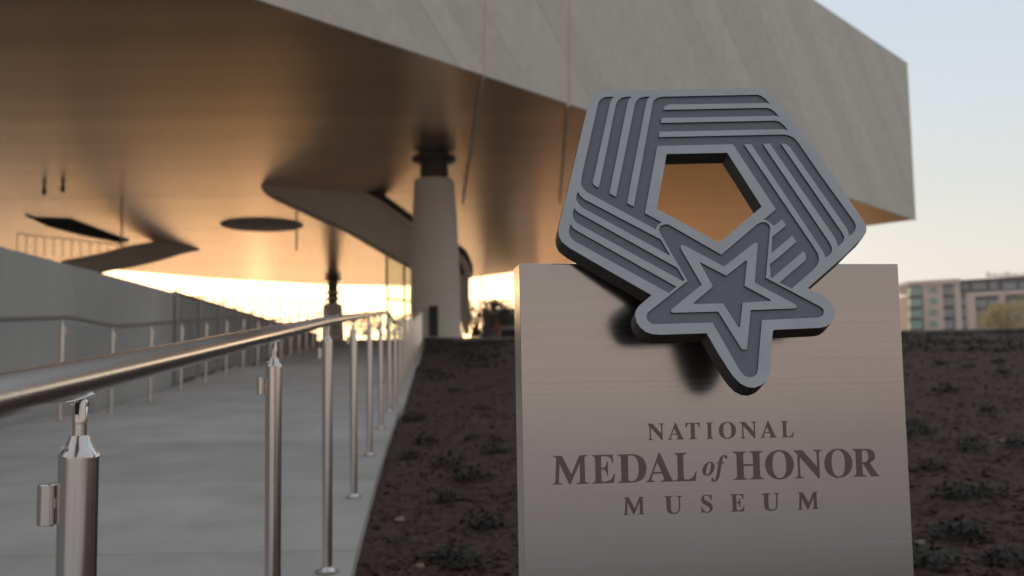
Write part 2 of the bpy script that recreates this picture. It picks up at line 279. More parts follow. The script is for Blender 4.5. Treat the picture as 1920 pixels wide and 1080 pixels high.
GLYPH={"N":[[[0.403,-0.011],[0.107,0.35],[0.107,0.079],[0.107,0.065],[0.109,0.054],[0.111,0.044],[0.114,0.037],[0.119,0.031],[0.124,0.026],[0.132,0.023],[0.141,0.02],[0.153,0.018],[0.167,0.017],[0.167,0.0],[0.018,0.0],[0.018,0.017],[0.054,0.023],[0.059,0.026],[0.063,0.028],[0.066,0.032],[0.069,0.036],[0.071,0.041],[0.076,0.079],[0.076,0.388],[0.036,0.433],[0.018,0.439],[0.018,0.455],[0.156,0.455],[0.391,0.169],[0.391,0.377],[0.386,0.414],[0.384,0.419],[0.381,0.423],[0.378,0.426],[0.373,0.429],[0.369,0.431],[0.331,0.439],[0.331,0.455],[0.48,0.455],[0.48,0.439],[0.466,0.438],[0.455,0.436],[0.446,0.433],[0.439,0.429],[0.433,0.425],[0.429,0.419],[0.426,0.411],[0.424,0.402],[0.422,0.39],[0.422,0.377],[0.422,-0.011]]],"A":[[[-0.009,0.0],[-0.009,0.018],[-0.001,0.019],[0.006,0.02],[0.012,0.022],[0.018,0.026],[0.024,0.03],[0.029,0.036],[0.034,0.043],[0.039,0.052],[0.044,0.062],[0.049,0.075],[0.206,0.466],[0.224,0.465],[0.384,0.087],[0.411,0.034],[0.416,0.028],[0.422,0.024],[0.428,0.021],[0.435,0.019],[0.443,0.018],[0.443,0.0],[0.229,0.0],[0.229,0.018],[0.249,0.019],[0.264,0.023],[0.275,0.028],[0.281,0.036],[0.283,0.046],[0.273,0.081],[0.253,0.132],[0.103,0.132],[0.079,0.071],[0.076,0.059],[0.075,0.048],[0.077,0.037],[0.082,0.029],[0.092,0.023],[0.106,0.019],[0.124,0.018],[0.128,0.018],[0.128,0.0]],[[0.113,0.161],[0.242,0.161],[0.177,0.319]]],"T":[[[0.092,0.0],[0.092,0.017],[0.106,0.018],[0.117,0.02],[0.127,0.022],[0.136,0.026],[0.142,0.031],[0.147,0.037],[0.151,0.045],[0.154,0.055],[0.155,0.067],[0.156,0.081],[0.156,0.433],[0.149,0.433],[0.129,0.432],[0.11,0.428],[0.093,0.422],[0.078,0.414],[0.065,0.403],[0.054,0.39],[0.045,0.375],[0.037,0.358],[0.032,0.339],[0.029,0.318],[0.011,0.318],[0.011,0.455],[0.41,0.455],[0.41,0.317],[0.394,0.317],[0.385,0.359],[0.368,0.391],[0.343,0.415],[0.31,0.429],[0.269,0.433],[0.263,0.433],[0.263,0.081],[0.264,0.067],[0.265,0.054],[0.268,0.044],[0.272,0.036],[0.276,0.03],[0.283,0.026],[0.291,0.022],[0.301,0.02],[0.313,0.018],[0.328,0.017],[0.328,0.0]]],"I":[[[0.013,0.0],[0.013,0.017],[0.026,0.019],[0.037,0.021],[0.047,0.024],[0.055,0.028],[0.061,0.032],[0.066,0.038],[0.07,0.045],[0.073,0.053],[0.075,0.063],[0.075,0.075],[0.075,0.387],[0.075,0.398],[0.073,0.408],[0.071,0.416],[0.067,0.423],[0.063,0.427],[0.057,0.431],[0.049,0.434],[0.039,0.436],[0.027,0.438],[0.013,0.439],[0.013,0.455],[0.244,0.455],[0.244,0.439],[0.231,0.438],[0.22,0.436],[0.21,0.434],[0.202,0.431],[0.196,0.427],[0.191,0.423],[0.187,0.416],[0.185,0.408],[0.183,0.398],[0.183,0.387],[0.183,0.077],[0.187,0.044],[0.19,0.04],[0.193,0.036],[0.196,0.032],[0.201,0.029],[0.206,0.026],[0.246,0.017],[0.246,0.0]]],"O":[[[0.261,-0.011],[0.241,-0.01],[0.222,-0.008],[0.204,-0.004],[0.186,0.001],[0.169,0.007],[0.152,0.015],[0.136,0.024],[0.122,0.034],[0.108,0.045],[0.094,0.058],[0.082,0.071],[0.071,0.085],[0.061,0.101],[0.053,0.117],[0.045,0.134],[0.039,0.151],[0.034,0.17],[0.03,0.188],[0.028,0.208],[0.028,0.228],[0.028,0.248],[0.03,0.267],[0.034,0.286],[0.039,0.304],[0.045,0.321],[0.053,0.338],[0.061,0.354],[0.071,0.369],[0.082,0.384],[0.095,0.397],[0.108,0.41],[0.122,0.421],[0.137,0.431],[0.153,0.44],[0.17,0.448],[0.188,0.454],[0.206,0.46],[0.225,0.463],[0.245,0.465],[0.265,0.466],[0.285,0.465],[0.304,0.463],[0.322,0.46],[0.34,0.455],[0.357,0.448],[0.374,0.441],[0.389,0.432],[0.404,0.422],[0.418,0.411],[0.431,0.399],[0.443,0.385],[0.454,0.371],[0.464,0.356],[0.473,0.34],[0.481,0.323],[0.487,0.305],[0.492,0.287],[0.495,0.268],[0.498,0.248],[0.498,0.228],[0.498,0.208],[0.495,0.188],[0.492,0.17],[0.487,0.151],[0.481,0.134],[0.473,0.117],[0.464,0.101],[0.454,0.085],[0.443,0.071],[0.43,0.058],[0.417,0.045],[0.403,0.034],[0.388,0.024],[0.372,0.015],[0.355,0.007],[0.337,0.001],[0.319,-0.004],[0.3,-0.008],[0.281,-0.01]],[[0.265,0.012],[0.306,0.021],[0.338,0.047],[0.361,0.09],[0.375,0.15],[0.379,0.228],[0.378,0.268],[0.374,0.304],[0.368,0.337],[0.359,0.365],[0.348,0.389],[0.334,0.408],[0.318,0.424],[0.301,0.434],[0.281,0.441],[0.26,0.443],[0.219,0.435],[0.186,0.409],[0.163,0.366],[0.15,0.305],[0.145,0.228],[0.146,0.188],[0.15,0.151],[0.157,0.119],[0.166,0.091],[0.177,0.067],[0.191,0.047],[0.207,0.032],[0.224,0.021],[0.243,0.014]]],"L":[[[0.015,0.0],[0.015,0.017],[0.029,0.018],[0.04,0.02],[0.049,0.023],[0.057,0.027],[0.062,0.032],[0.067,0.038],[0.07,0.046],[0.073,0.055],[0.074,0.067],[0.075,0.081],[0.075,0.379],[0.074,0.391],[0.073,0.402],[0.07,0.411],[0.067,0.419],[0.062,0.425],[0.056,0.429],[0.049,0.433],[0.04,0.436],[0.029,0.438],[0.016,0.439],[0.016,0.455],[0.25,0.455],[0.25,0.439],[0.208,0.434],[0.203,0.432],[0.198,0.429],[0.194,0.425],[0.19,0.421],[0.188,0.416],[0.182,0.379],[0.182,0.083],[0.185,0.047],[0.187,0.043],[0.189,0.039],[0.192,0.036],[0.196,0.033],[0.2,0.031],[0.234,0.028],[0.252,0.028],[0.27,0.029],[0.286,0.032],[0.301,0.035],[0.315,0.04],[0.327,0.045],[0.339,0.052],[0.35,0.06],[0.36,0.069],[0.37,0.08],[0.378,0.091],[0.387,0.105],[0.395,0.12],[0.402,0.136],[0.409,0.154],[0.427,0.154],[0.402,0.0]]],"M":[[[0,0],[0.28,0],[0.28,0.03],[0.2,0.045],[0.175,0.08],[0.205,0.72],[0.46,0],[0.5,0],[0.77,0.74],[0.765,0.09],[0.74,0.05],[0.66,0.03],[0.66,0],[1,0],[1,0.03],[0.935,0.05],[0.91,0.09],[0.9,0.91],[0.92,0.955],[0.98,0.97],[0.98,1],[0.76,1],[0.53,0.34],[0.27,1],[0.03,1],[0.03,0.97],[0.095,0.95],[0.115,0.9],[0.075,0.09],[0.055,0.05],[0,0.03]]],"E":[[[0.014,0.0],[0.014,0.017],[0.027,0.017],[0.039,0.019],[0.049,0.021],[0.056,0.025],[0.062,0.03],[0.067,0.036],[0.071,0.043],[0.073,0.053],[0.075,0.065],[0.075,0.078],[0.075,0.369],[0.075,0.385],[0.073,0.399],[0.071,0.41],[0.067,0.419],[0.062,0.425],[0.056,0.43],[0.048,0.434],[0.039,0.436],[0.028,0.438],[0.016,0.439],[0.016,0.455],[0.399,0.455],[0.399,0.32],[0.383,0.32],[0.379,0.343],[0.373,0.364],[0.364,0.381],[0.353,0.395],[0.34,0.406],[0.325,0.415],[0.306,0.422],[0.284,0.427],[0.259,0.43],[0.232,0.43],[0.2,0.428],[0.196,0.427],[0.193,0.425],[0.19,0.423],[0.188,0.42],[0.186,0.417],[0.183,0.388],[0.183,0.246],[0.193,0.246],[0.21,0.247],[0.226,0.25],[0.239,0.254],[0.25,0.261],[0.259,0.269],[0.267,0.279],[0.274,0.292],[0.28,0.308],[0.284,0.325],[0.288,0.345],[0.304,0.345],[0.304,0.118],[0.287,0.118],[0.286,0.134],[0.284,0.148],[0.281,0.16],[0.277,0.171],[0.273,0.181],[0.268,0.19],[0.263,0.197],[0.256,0.204],[0.249,0.209],[0.241,0.213],[0.232,0.216],[0.222,0.219],[0.211,0.221],[0.199,0.222],[0.185,0.222],[0.183,0.222],[0.183,0.067],[0.183,0.058],[0.184,0.05],[0.186,0.044],[0.189,0.039],[0.192,0.035],[0.197,0.032],[0.203,0.03],[0.21,0.029],[0.22,0.028],[0.23,0.028],[0.249,0.028],[0.267,0.029],[0.284,0.032],[0.299,0.035],[0.313,0.039],[0.326,0.044],[0.339,0.05],[0.35,0.057],[0.361,0.065],[0.371,0.075],[0.38,0.086],[0.388,0.098],[0.397,0.112],[0.404,0.127],[0.411,0.143],[0.43,0.143],[0.402,0.0]]],"D":[[[0.02,0.0],[0.02,0.017],[0.032,0.018],[0.042,0.02],[0.051,0.022],[0.058,0.026],[0.063,0.03],[0.067,0.035],[0.07,0.042],[0.072,0.051],[0.073,0.062],[0.074,0.075],[0.074,0.374],[0.073,0.389],[0.072,0.401],[0.069,0.412],[0.065,0.42],[0.061,0.426],[0.055,0.431],[0.047,0.434],[0.038,0.437],[0.027,0.438],[0.015,0.439],[0.015,0.455],[0.222,0.455],[0.268,0.453],[0.309,0.446],[0.346,0.434],[0.378,0.418],[0.405,0.396],[0.428,0.371],[0.445,0.341],[0.458,0.307],[0.466,0.269],[0.468,0.228],[0.459,0.146],[0.43,0.082],[0.382,0.036],[0.315,0.009],[0.228,0.0]],[[0.222,0.024],[0.247,0.026],[0.269,0.032],[0.289,0.042],[0.305,0.057],[0.319,0.075],[0.331,0.097],[0.339,0.124],[0.346,0.155],[0.349,0.19],[0.351,0.229],[0.345,0.303],[0.33,0.36],[0.305,0.401],[0.269,0.425],[0.223,0.433],[0.213,0.433],[0.205,0.432],[0.199,0.43],[0.194,0.427],[0.19,0.423],[0.187,0.419],[0.185,0.413],[0.183,0.405],[0.182,0.396],[0.182,0.385],[0.182,0.072],[0.182,0.061],[0.183,0.052],[0.185,0.045],[0.187,0.039],[0.19,0.034],[0.193,0.03],[0.199,0.028],[0.205,0.026],[0.213,0.025]]],"H":[[[0.015,0.0],[0.015,0.017],[0.029,0.018],[0.04,0.02],[0.049,0.023],[0.057,0.027],[0.062,0.032],[0.067,0.038],[0.07,0.046],[0.073,0.055],[0.074,0.067],[0.075,0.081],[0.075,0.379],[0.074,0.391],[0.073,0.401],[0.07,0.41],[0.067,0.418],[0.062,0.424],[0.056,0.428],[0.049,0.432],[0.04,0.435],[0.029,0.437],[0.016,0.439],[0.016,0.455],[0.242,0.455],[0.242,0.439],[0.204,0.432],[0.199,0.43],[0.195,0.427],[0.192,0.424],[0.189,0.42],[0.187,0.415],[0.182,0.379],[0.182,0.251],[0.342,0.251],[0.342,0.379],[0.337,0.415],[0.335,0.42],[0.333,0.424],[0.329,0.427],[0.325,0.43],[0.32,0.432],[0.282,0.439],[0.282,0.455],[0.507,0.455],[0.507,0.439],[0.494,0.437],[0.483,0.435],[0.474,0.432],[0.466,0.428],[0.461,0.424],[0.457,0.419],[0.453,0.411],[0.451,0.402],[0.45,0.391],[0.449,0.379],[0.449,0.081],[0.45,0.068],[0.451,0.057],[0.454,0.047],[0.457,0.039],[0.461,0.033],[0.467,0.028],[0.474,0.024],[0.483,0.021],[0.494,0.019],[0.507,0.017],[0.507,0.0],[0.282,0.0],[0.282,0.017],[0.295,0.018],[0.306,0.02],[0.315,0.023],[0.323,0.026],[0.329,0.031],[0.334,0.036],[0.337,0.044],[0.34,0.054],[0.341,0.066],[0.342,0.081],[0.342,0.221],[0.182,0.221],[0.182,0.081],[0.182,0.067],[0.184,0.055],[0.186,0.046],[0.19,0.038],[0.194,0.032],[0.2,0.027],[0.208,0.023],[0.217,0.02],[0.228,0.018],[0.242,0.017],[0.242,0.0]]],"R":[[[0.015,0.0],[0.015,0.017],[0.029,0.018],[0.04,0.02],[0.049,0.023],[0.057,0.027],[0.062,0.032],[0.067,0.038],[0.07,0.046],[0.073,0.055],[0.074,0.067],[0.075,0.081],[0.075,0.379],[0.074,0.391],[0.073,0.401],[0.07,0.41],[0.067,0.418],[0.062,0.424],[0.056,0.428],[0.049,0.432],[0.04,0.435],[0.029,0.437],[0.016,0.439],[0.016,0.455],[0.217,0.455],[0.255,0.454],[0.289,0.451],[0.319,0.445],[0.345,0.436],[0.367,0.426],[0.385,0.413],[0.399,0.397],[0.409,0.379],[0.415,0.358],[0.417,0.334],[0.413,0.303],[0.401,0.277],[0.38,0.255],[0.352,0.237],[0.315,0.224],[0.432,0.05],[0.452,0.026],[0.456,0.023],[0.461,0.02],[0.466,0.019],[0.472,0.018],[0.478,0.017],[0.48,0.017],[0.48,0.0],[0.338,0.0],[0.201,0.212],[0.182,0.212],[0.182,0.081],[0.182,0.067],[0.184,0.055],[0.186,0.046],[0.19,0.038],[0.194,0.032],[0.2,0.027],[0.208,0.023],[0.217,0.02],[0.228,0.018],[0.242,0.017],[0.242,0.0]],[[0.182,0.234],[0.203,0.234],[0.223,0.235],[0.241,0.238],[0.256,0.243],[0.269,0.249],[0.28,0.258],[0.288,0.269],[0.295,0.282],[0.3,0.298],[0.303,0.316],[0.304,0.336],[0.3,0.37],[0.291,0.397],[0.275,0.416],[0.253,0.427],[0.224,0.431],[0.214,0.431],[0.206,0.43],[0.199,0.428],[0.194,0.426],[0.19,0.422],[0.187,0.418],[0.185,0.412],[0.183,0.405],[0.182,0.396],[0.182,0.385]]],"U":[[[0.248,-0.013],[0.213,-0.011],[0.182,-0.006],[0.155,0.002],[0.133,0.014],[0.114,0.029],[0.099,0.047],[0.088,0.069],[0.08,0.094],[0.075,0.123],[0.073,0.155],[0.073,0.379],[0.073,0.391],[0.071,0.401],[0.069,0.41],[0.065,0.418],[0.061,0.424],[0.055,0.428],[0.047,0.432],[0.038,0.435],[0.027,0.437],[0.015,0.439],[0.015,0.455],[0.24,0.455],[0.24,0.439],[0.202,0.432],[0.198,0.43],[0.193,0.427],[0.19,0.424],[0.187,0.42],[0.185,0.415],[0.181,0.379],[0.181,0.14],[0.182,0.117],[0.184,0.097],[0.189,0.08],[0.195,0.064],[0.203,0.051],[0.213,0.041],[0.225,0.033],[0.24,0.027],[0.256,0.023],[0.275,0.022],[0.317,0.028],[0.35,0.044],[0.373,0.071],[0.388,0.11],[0.392,0.159],[0.392,0.378],[0.392,0.39],[0.39,0.401],[0.388,0.41],[0.384,0.418],[0.379,0.423],[0.373,0.428],[0.365,0.432],[0.355,0.435],[0.343,0.437],[0.328,0.439],[0.328,0.455],[0.474,0.455],[0.474,0.439],[0.463,0.437],[0.453,0.434],[0.444,0.43],[0.438,0.426],[0.433,0.421],[0.429,0.416],[0.426,0.408],[0.424,0.4],[0.423,0.39],[0.422,0.378],[0.422,0.181],[0.421,0.142],[0.416,0.108],[0.407,0.078],[0.395,0.053],[0.38,0.032],[0.361,0.016],[0.338,0.003],[0.312,-0.006],[0.282,-0.011]]],"S":[[[0.043,-0.011],[0.043,0.158],[0.062,0.158],[0.07,0.13],[0.078,0.105],[0.088,0.084],[0.099,0.065],[0.111,0.05],[0.125,0.037],[0.141,0.027],[0.158,0.02],[0.177,0.016],[0.197,0.015],[0.211,0.016],[0.225,0.018],[0.237,0.022],[0.247,0.028],[0.257,0.036],[0.265,0.045],[0.271,0.055],[0.275,0.065],[0.278,0.077],[0.279,0.089],[0.277,0.106],[0.27,0.122],[0.259,0.136],[0.244,0.149],[0.225,0.16],[0.163,0.191],[0.14,0.202],[0.121,0.214],[0.104,0.227],[0.089,0.24],[0.077,0.253],[0.067,0.266],[0.059,0.281],[0.054,0.297],[0.051,0.314],[0.05,0.332],[0.05,0.348],[0.052,0.363],[0.056,0.377],[0.061,0.39],[0.067,0.403],[0.075,0.414],[0.083,0.424],[0.093,0.434],[0.103,0.442],[0.115,0.449],[0.128,0.455],[0.141,0.46],[0.155,0.463],[0.169,0.465],[0.185,0.466],[0.229,0.461],[0.282,0.448],[0.291,0.446],[0.3,0.445],[0.306,0.445],[0.311,0.448],[0.315,0.452],[0.318,0.458],[0.32,0.466],[0.339,0.466],[0.339,0.319],[0.322,0.319],[0.318,0.334],[0.313,0.348],[0.307,0.361],[0.301,0.373],[0.293,0.385],[0.285,0.396],[0.277,0.405],[0.268,0.414],[0.258,0.422],[0.248,0.429],[0.238,0.434],[0.227,0.439],[0.216,0.442],[0.205,0.444],[0.194,0.445],[0.181,0.444],[0.169,0.442],[0.158,0.438],[0.148,0.433],[0.14,0.426],[0.132,0.419],[0.127,0.41],[0.123,0.401],[0.12,0.391],[0.12,0.38],[0.12,0.37],[0.122,0.361],[0.126,0.352],[0.131,0.344],[0.137,0.336],[0.145,0.33],[0.154,0.323],[0.164,0.316],[0.176,0.309],[0.189,0.303],[0.253,0.273],[0.269,0.265],[0.283,0.257],[0.296,0.249],[0.307,0.241],[0.317,0.233],[0.326,0.225],[0.334,0.216],[0.34,0.207],[0.346,0.198],[0.35,0.188],[0.353,0.178],[0.356,0.168],[0.358,0.157],[0.359,0.145],[0.359,0.133],[0.358,0.116],[0.356,0.1],[0.352,0.085],[0.346,0.071],[0.339,0.058],[0.33,0.045],[0.32,0.034],[0.308,0.024],[0.295,0.015],[0.281,0.008],[0.265,0.001],[0.248,-0.004],[0.231,-0.007],[0.212,-0.009],[0.192,-0.01],[0.158,-0.008],[0.126,0.001],[0.098,0.009],[0.085,0.012],[0.069,0.007],[0.061,-0.011]]],"o":[[[0.096,-0.009],[0.078,-0.008],[0.062,-0.005],[0.046,0.001],[0.032,0.009],[0.02,0.02],[0.009,0.032],[0.001,0.046],[-0.005,0.062],[-0.009,0.079],[-0.01,0.098],[-0.009,0.113],[-0.008,0.128],[-0.004,0.142],[0.0,0.157],[0.006,0.172],[0.012,0.187],[0.02,0.201],[0.029,0.215],[0.038,0.228],[0.048,0.241],[0.059,0.253],[0.07,0.264],[0.082,0.274],[0.095,0.283],[0.107,0.291],[0.121,0.298],[0.134,0.303],[0.148,0.307],[0.161,0.309],[0.175,0.31],[0.195,0.308],[0.213,0.305],[0.229,0.299],[0.243,0.291],[0.256,0.281],[0.266,0.269],[0.274,0.255],[0.28,0.239],[0.284,0.222],[0.285,0.203],[0.284,0.189],[0.282,0.174],[0.279,0.16],[0.275,0.145],[0.27,0.13],[0.263,0.115],[0.256,0.101],[0.248,0.087],[0.238,0.074],[0.228,0.061],[0.218,0.049],[0.206,0.038],[0.194,0.028],[0.181,0.018],[0.168,0.01],[0.154,0.003],[0.14,-0.002],[0.126,-0.006],[0.111,-0.009]],[[0.103,0.013],[0.11,0.014],[0.116,0.016],[0.122,0.019],[0.128,0.024],[0.134,0.03],[0.162,0.074],[0.184,0.132],[0.2,0.191],[0.206,0.24],[0.204,0.258],[0.2,0.271],[0.193,0.28],[0.184,0.286],[0.172,0.288],[0.166,0.287],[0.16,0.286],[0.154,0.282],[0.147,0.278],[0.141,0.272],[0.113,0.229],[0.09,0.172],[0.075,0.111],[0.069,0.058],[0.071,0.042],[0.075,0.03],[0.082,0.021],[0.091,0.015]]],"f":[[[-0.066,-0.139],[-0.076,-0.138],[-0.085,-0.137],[-0.094,-0.133],[-0.101,-0.129],[-0.108,-0.124],[-0.114,-0.117],[-0.119,-0.11],[-0.122,-0.102],[-0.124,-0.094],[-0.125,-0.085],[-0.125,-0.078],[-0.123,-0.073],[-0.122,-0.067],[-0.119,-0.062],[-0.116,-0.058],[-0.112,-0.054],[-0.107,-0.051],[-0.102,-0.049],[-0.097,-0.048],[-0.091,-0.048],[-0.085,-0.048],[-0.081,-0.049],[-0.076,-0.051],[-0.072,-0.053],[-0.069,-0.056],[-0.065,-0.06],[-0.063,-0.064],[-0.061,-0.068],[-0.06,-0.073],[-0.06,-0.079],[-0.065,-0.097],[-0.071,-0.107],[-0.07,-0.11],[-0.069,-0.113],[-0.066,-0.115],[-0.063,-0.116],[-0.059,-0.117],[-0.054,-0.116],[-0.048,-0.115],[-0.043,-0.112],[-0.038,-0.108],[-0.034,-0.102],[-0.015,-0.065],[0.004,0.003],[0.026,0.104],[0.06,0.275],[0.013,0.275],[0.019,0.303],[0.066,0.303],[0.075,0.335],[0.086,0.363],[0.098,0.388],[0.111,0.41],[0.126,0.428],[0.141,0.443],[0.158,0.455],[0.175,0.463],[0.193,0.468],[0.212,0.47],[0.224,0.47],[0.236,0.468],[0.246,0.465],[0.256,0.461],[0.264,0.456],[0.27,0.45],[0.275,0.443],[0.279,0.435],[0.281,0.427],[0.282,0.418],[0.281,0.405],[0.276,0.395],[0.269,0.387],[0.26,0.383],[0.247,0.381],[0.242,0.382],[0.237,0.383],[0.232,0.385],[0.228,0.387],[0.224,0.391],[0.22,0.395],[0.218,0.399],[0.216,0.403],[0.215,0.408],[0.214,0.413],[0.22,0.43],[0.225,0.442],[0.225,0.445],[0.223,0.447],[0.221,0.448],[0.218,0.449],[0.214,0.449],[0.206,0.448],[0.199,0.444],[0.192,0.437],[0.185,0.427],[0.178,0.415],[0.171,0.399],[0.165,0.38],[0.158,0.358],[0.151,0.332],[0.144,0.303],[0.201,0.303],[0.197,0.275],[0.14,0.275],[0.105,0.113],[0.098,0.08],[0.09,0.049],[0.082,0.021],[0.074,-0.005],[0.065,-0.029],[0.055,-0.05],[0.045,-0.069],[0.035,-0.085],[0.023,-0.1],[0.011,-0.112],[-0.002,-0.122],[-0.016,-0.129],[-0.032,-0.135],[-0.048,-0.138]]]}
LETTERS=[["N",-0.10926,-0.0839,-0.25542,-0.23186],["A",-0.07931,-0.05539,-0.25557,-0.23198],["T",-0.05229,-0.03129,-0.2557,-0.23208],["I",-0.02201,-0.0111,-0.25583,-0.23218],["O",-0.0025,0.02305,-0.25597,-0.23229],["N",0.0296,0.05531,-0.25614,-0.23242],["A",0.06036,0.08499,-0.25629,-0.23254],["L",0.09243,0.11121,-0.25644,-0.23266],["M",-0.24924,-0.19731,-0.31447,-0.2742],["E",-0.19205,-0.15848,-0.31469,-0.27437],["D",-0.15482,-0.11253,-0.31487,-0.27452],["A",-0.11293,-0.07196,-0.31505,-0.27466],["L",-0.07093,-0.03808,-0.31522,-0.27479],["H",0.01713,0.06261,-0.31564,-0.27512],["O",0.06586,0.10906,-0.31585,-0.27529],["N",0.11021,0.1541,-0.31605,-0.27545],["O",0.15699,0.19976,-0.31625,-0.27561],["R",0.20085,0.24146,-0.31644,-0.27576],["M",-0.14803,-0.11622,-0.35999,-0.33518],["U",-0.0876,-0.06118,-0.36023,-0.33543],["S",-0.03265,-0.01602,-0.36044,-0.33565],["E",0.01116,0.03211,-0.36063,-0.33585],["U",0.05873,0.08523,-0.36083,-0.33607],["M",0.11261,0.1453,-0.36107,-0.33632],["o",-0.02929,-0.01095,-0.30779,-0.28912],["f",-0.01646,0.00862,-0.31743,-0.27917]]
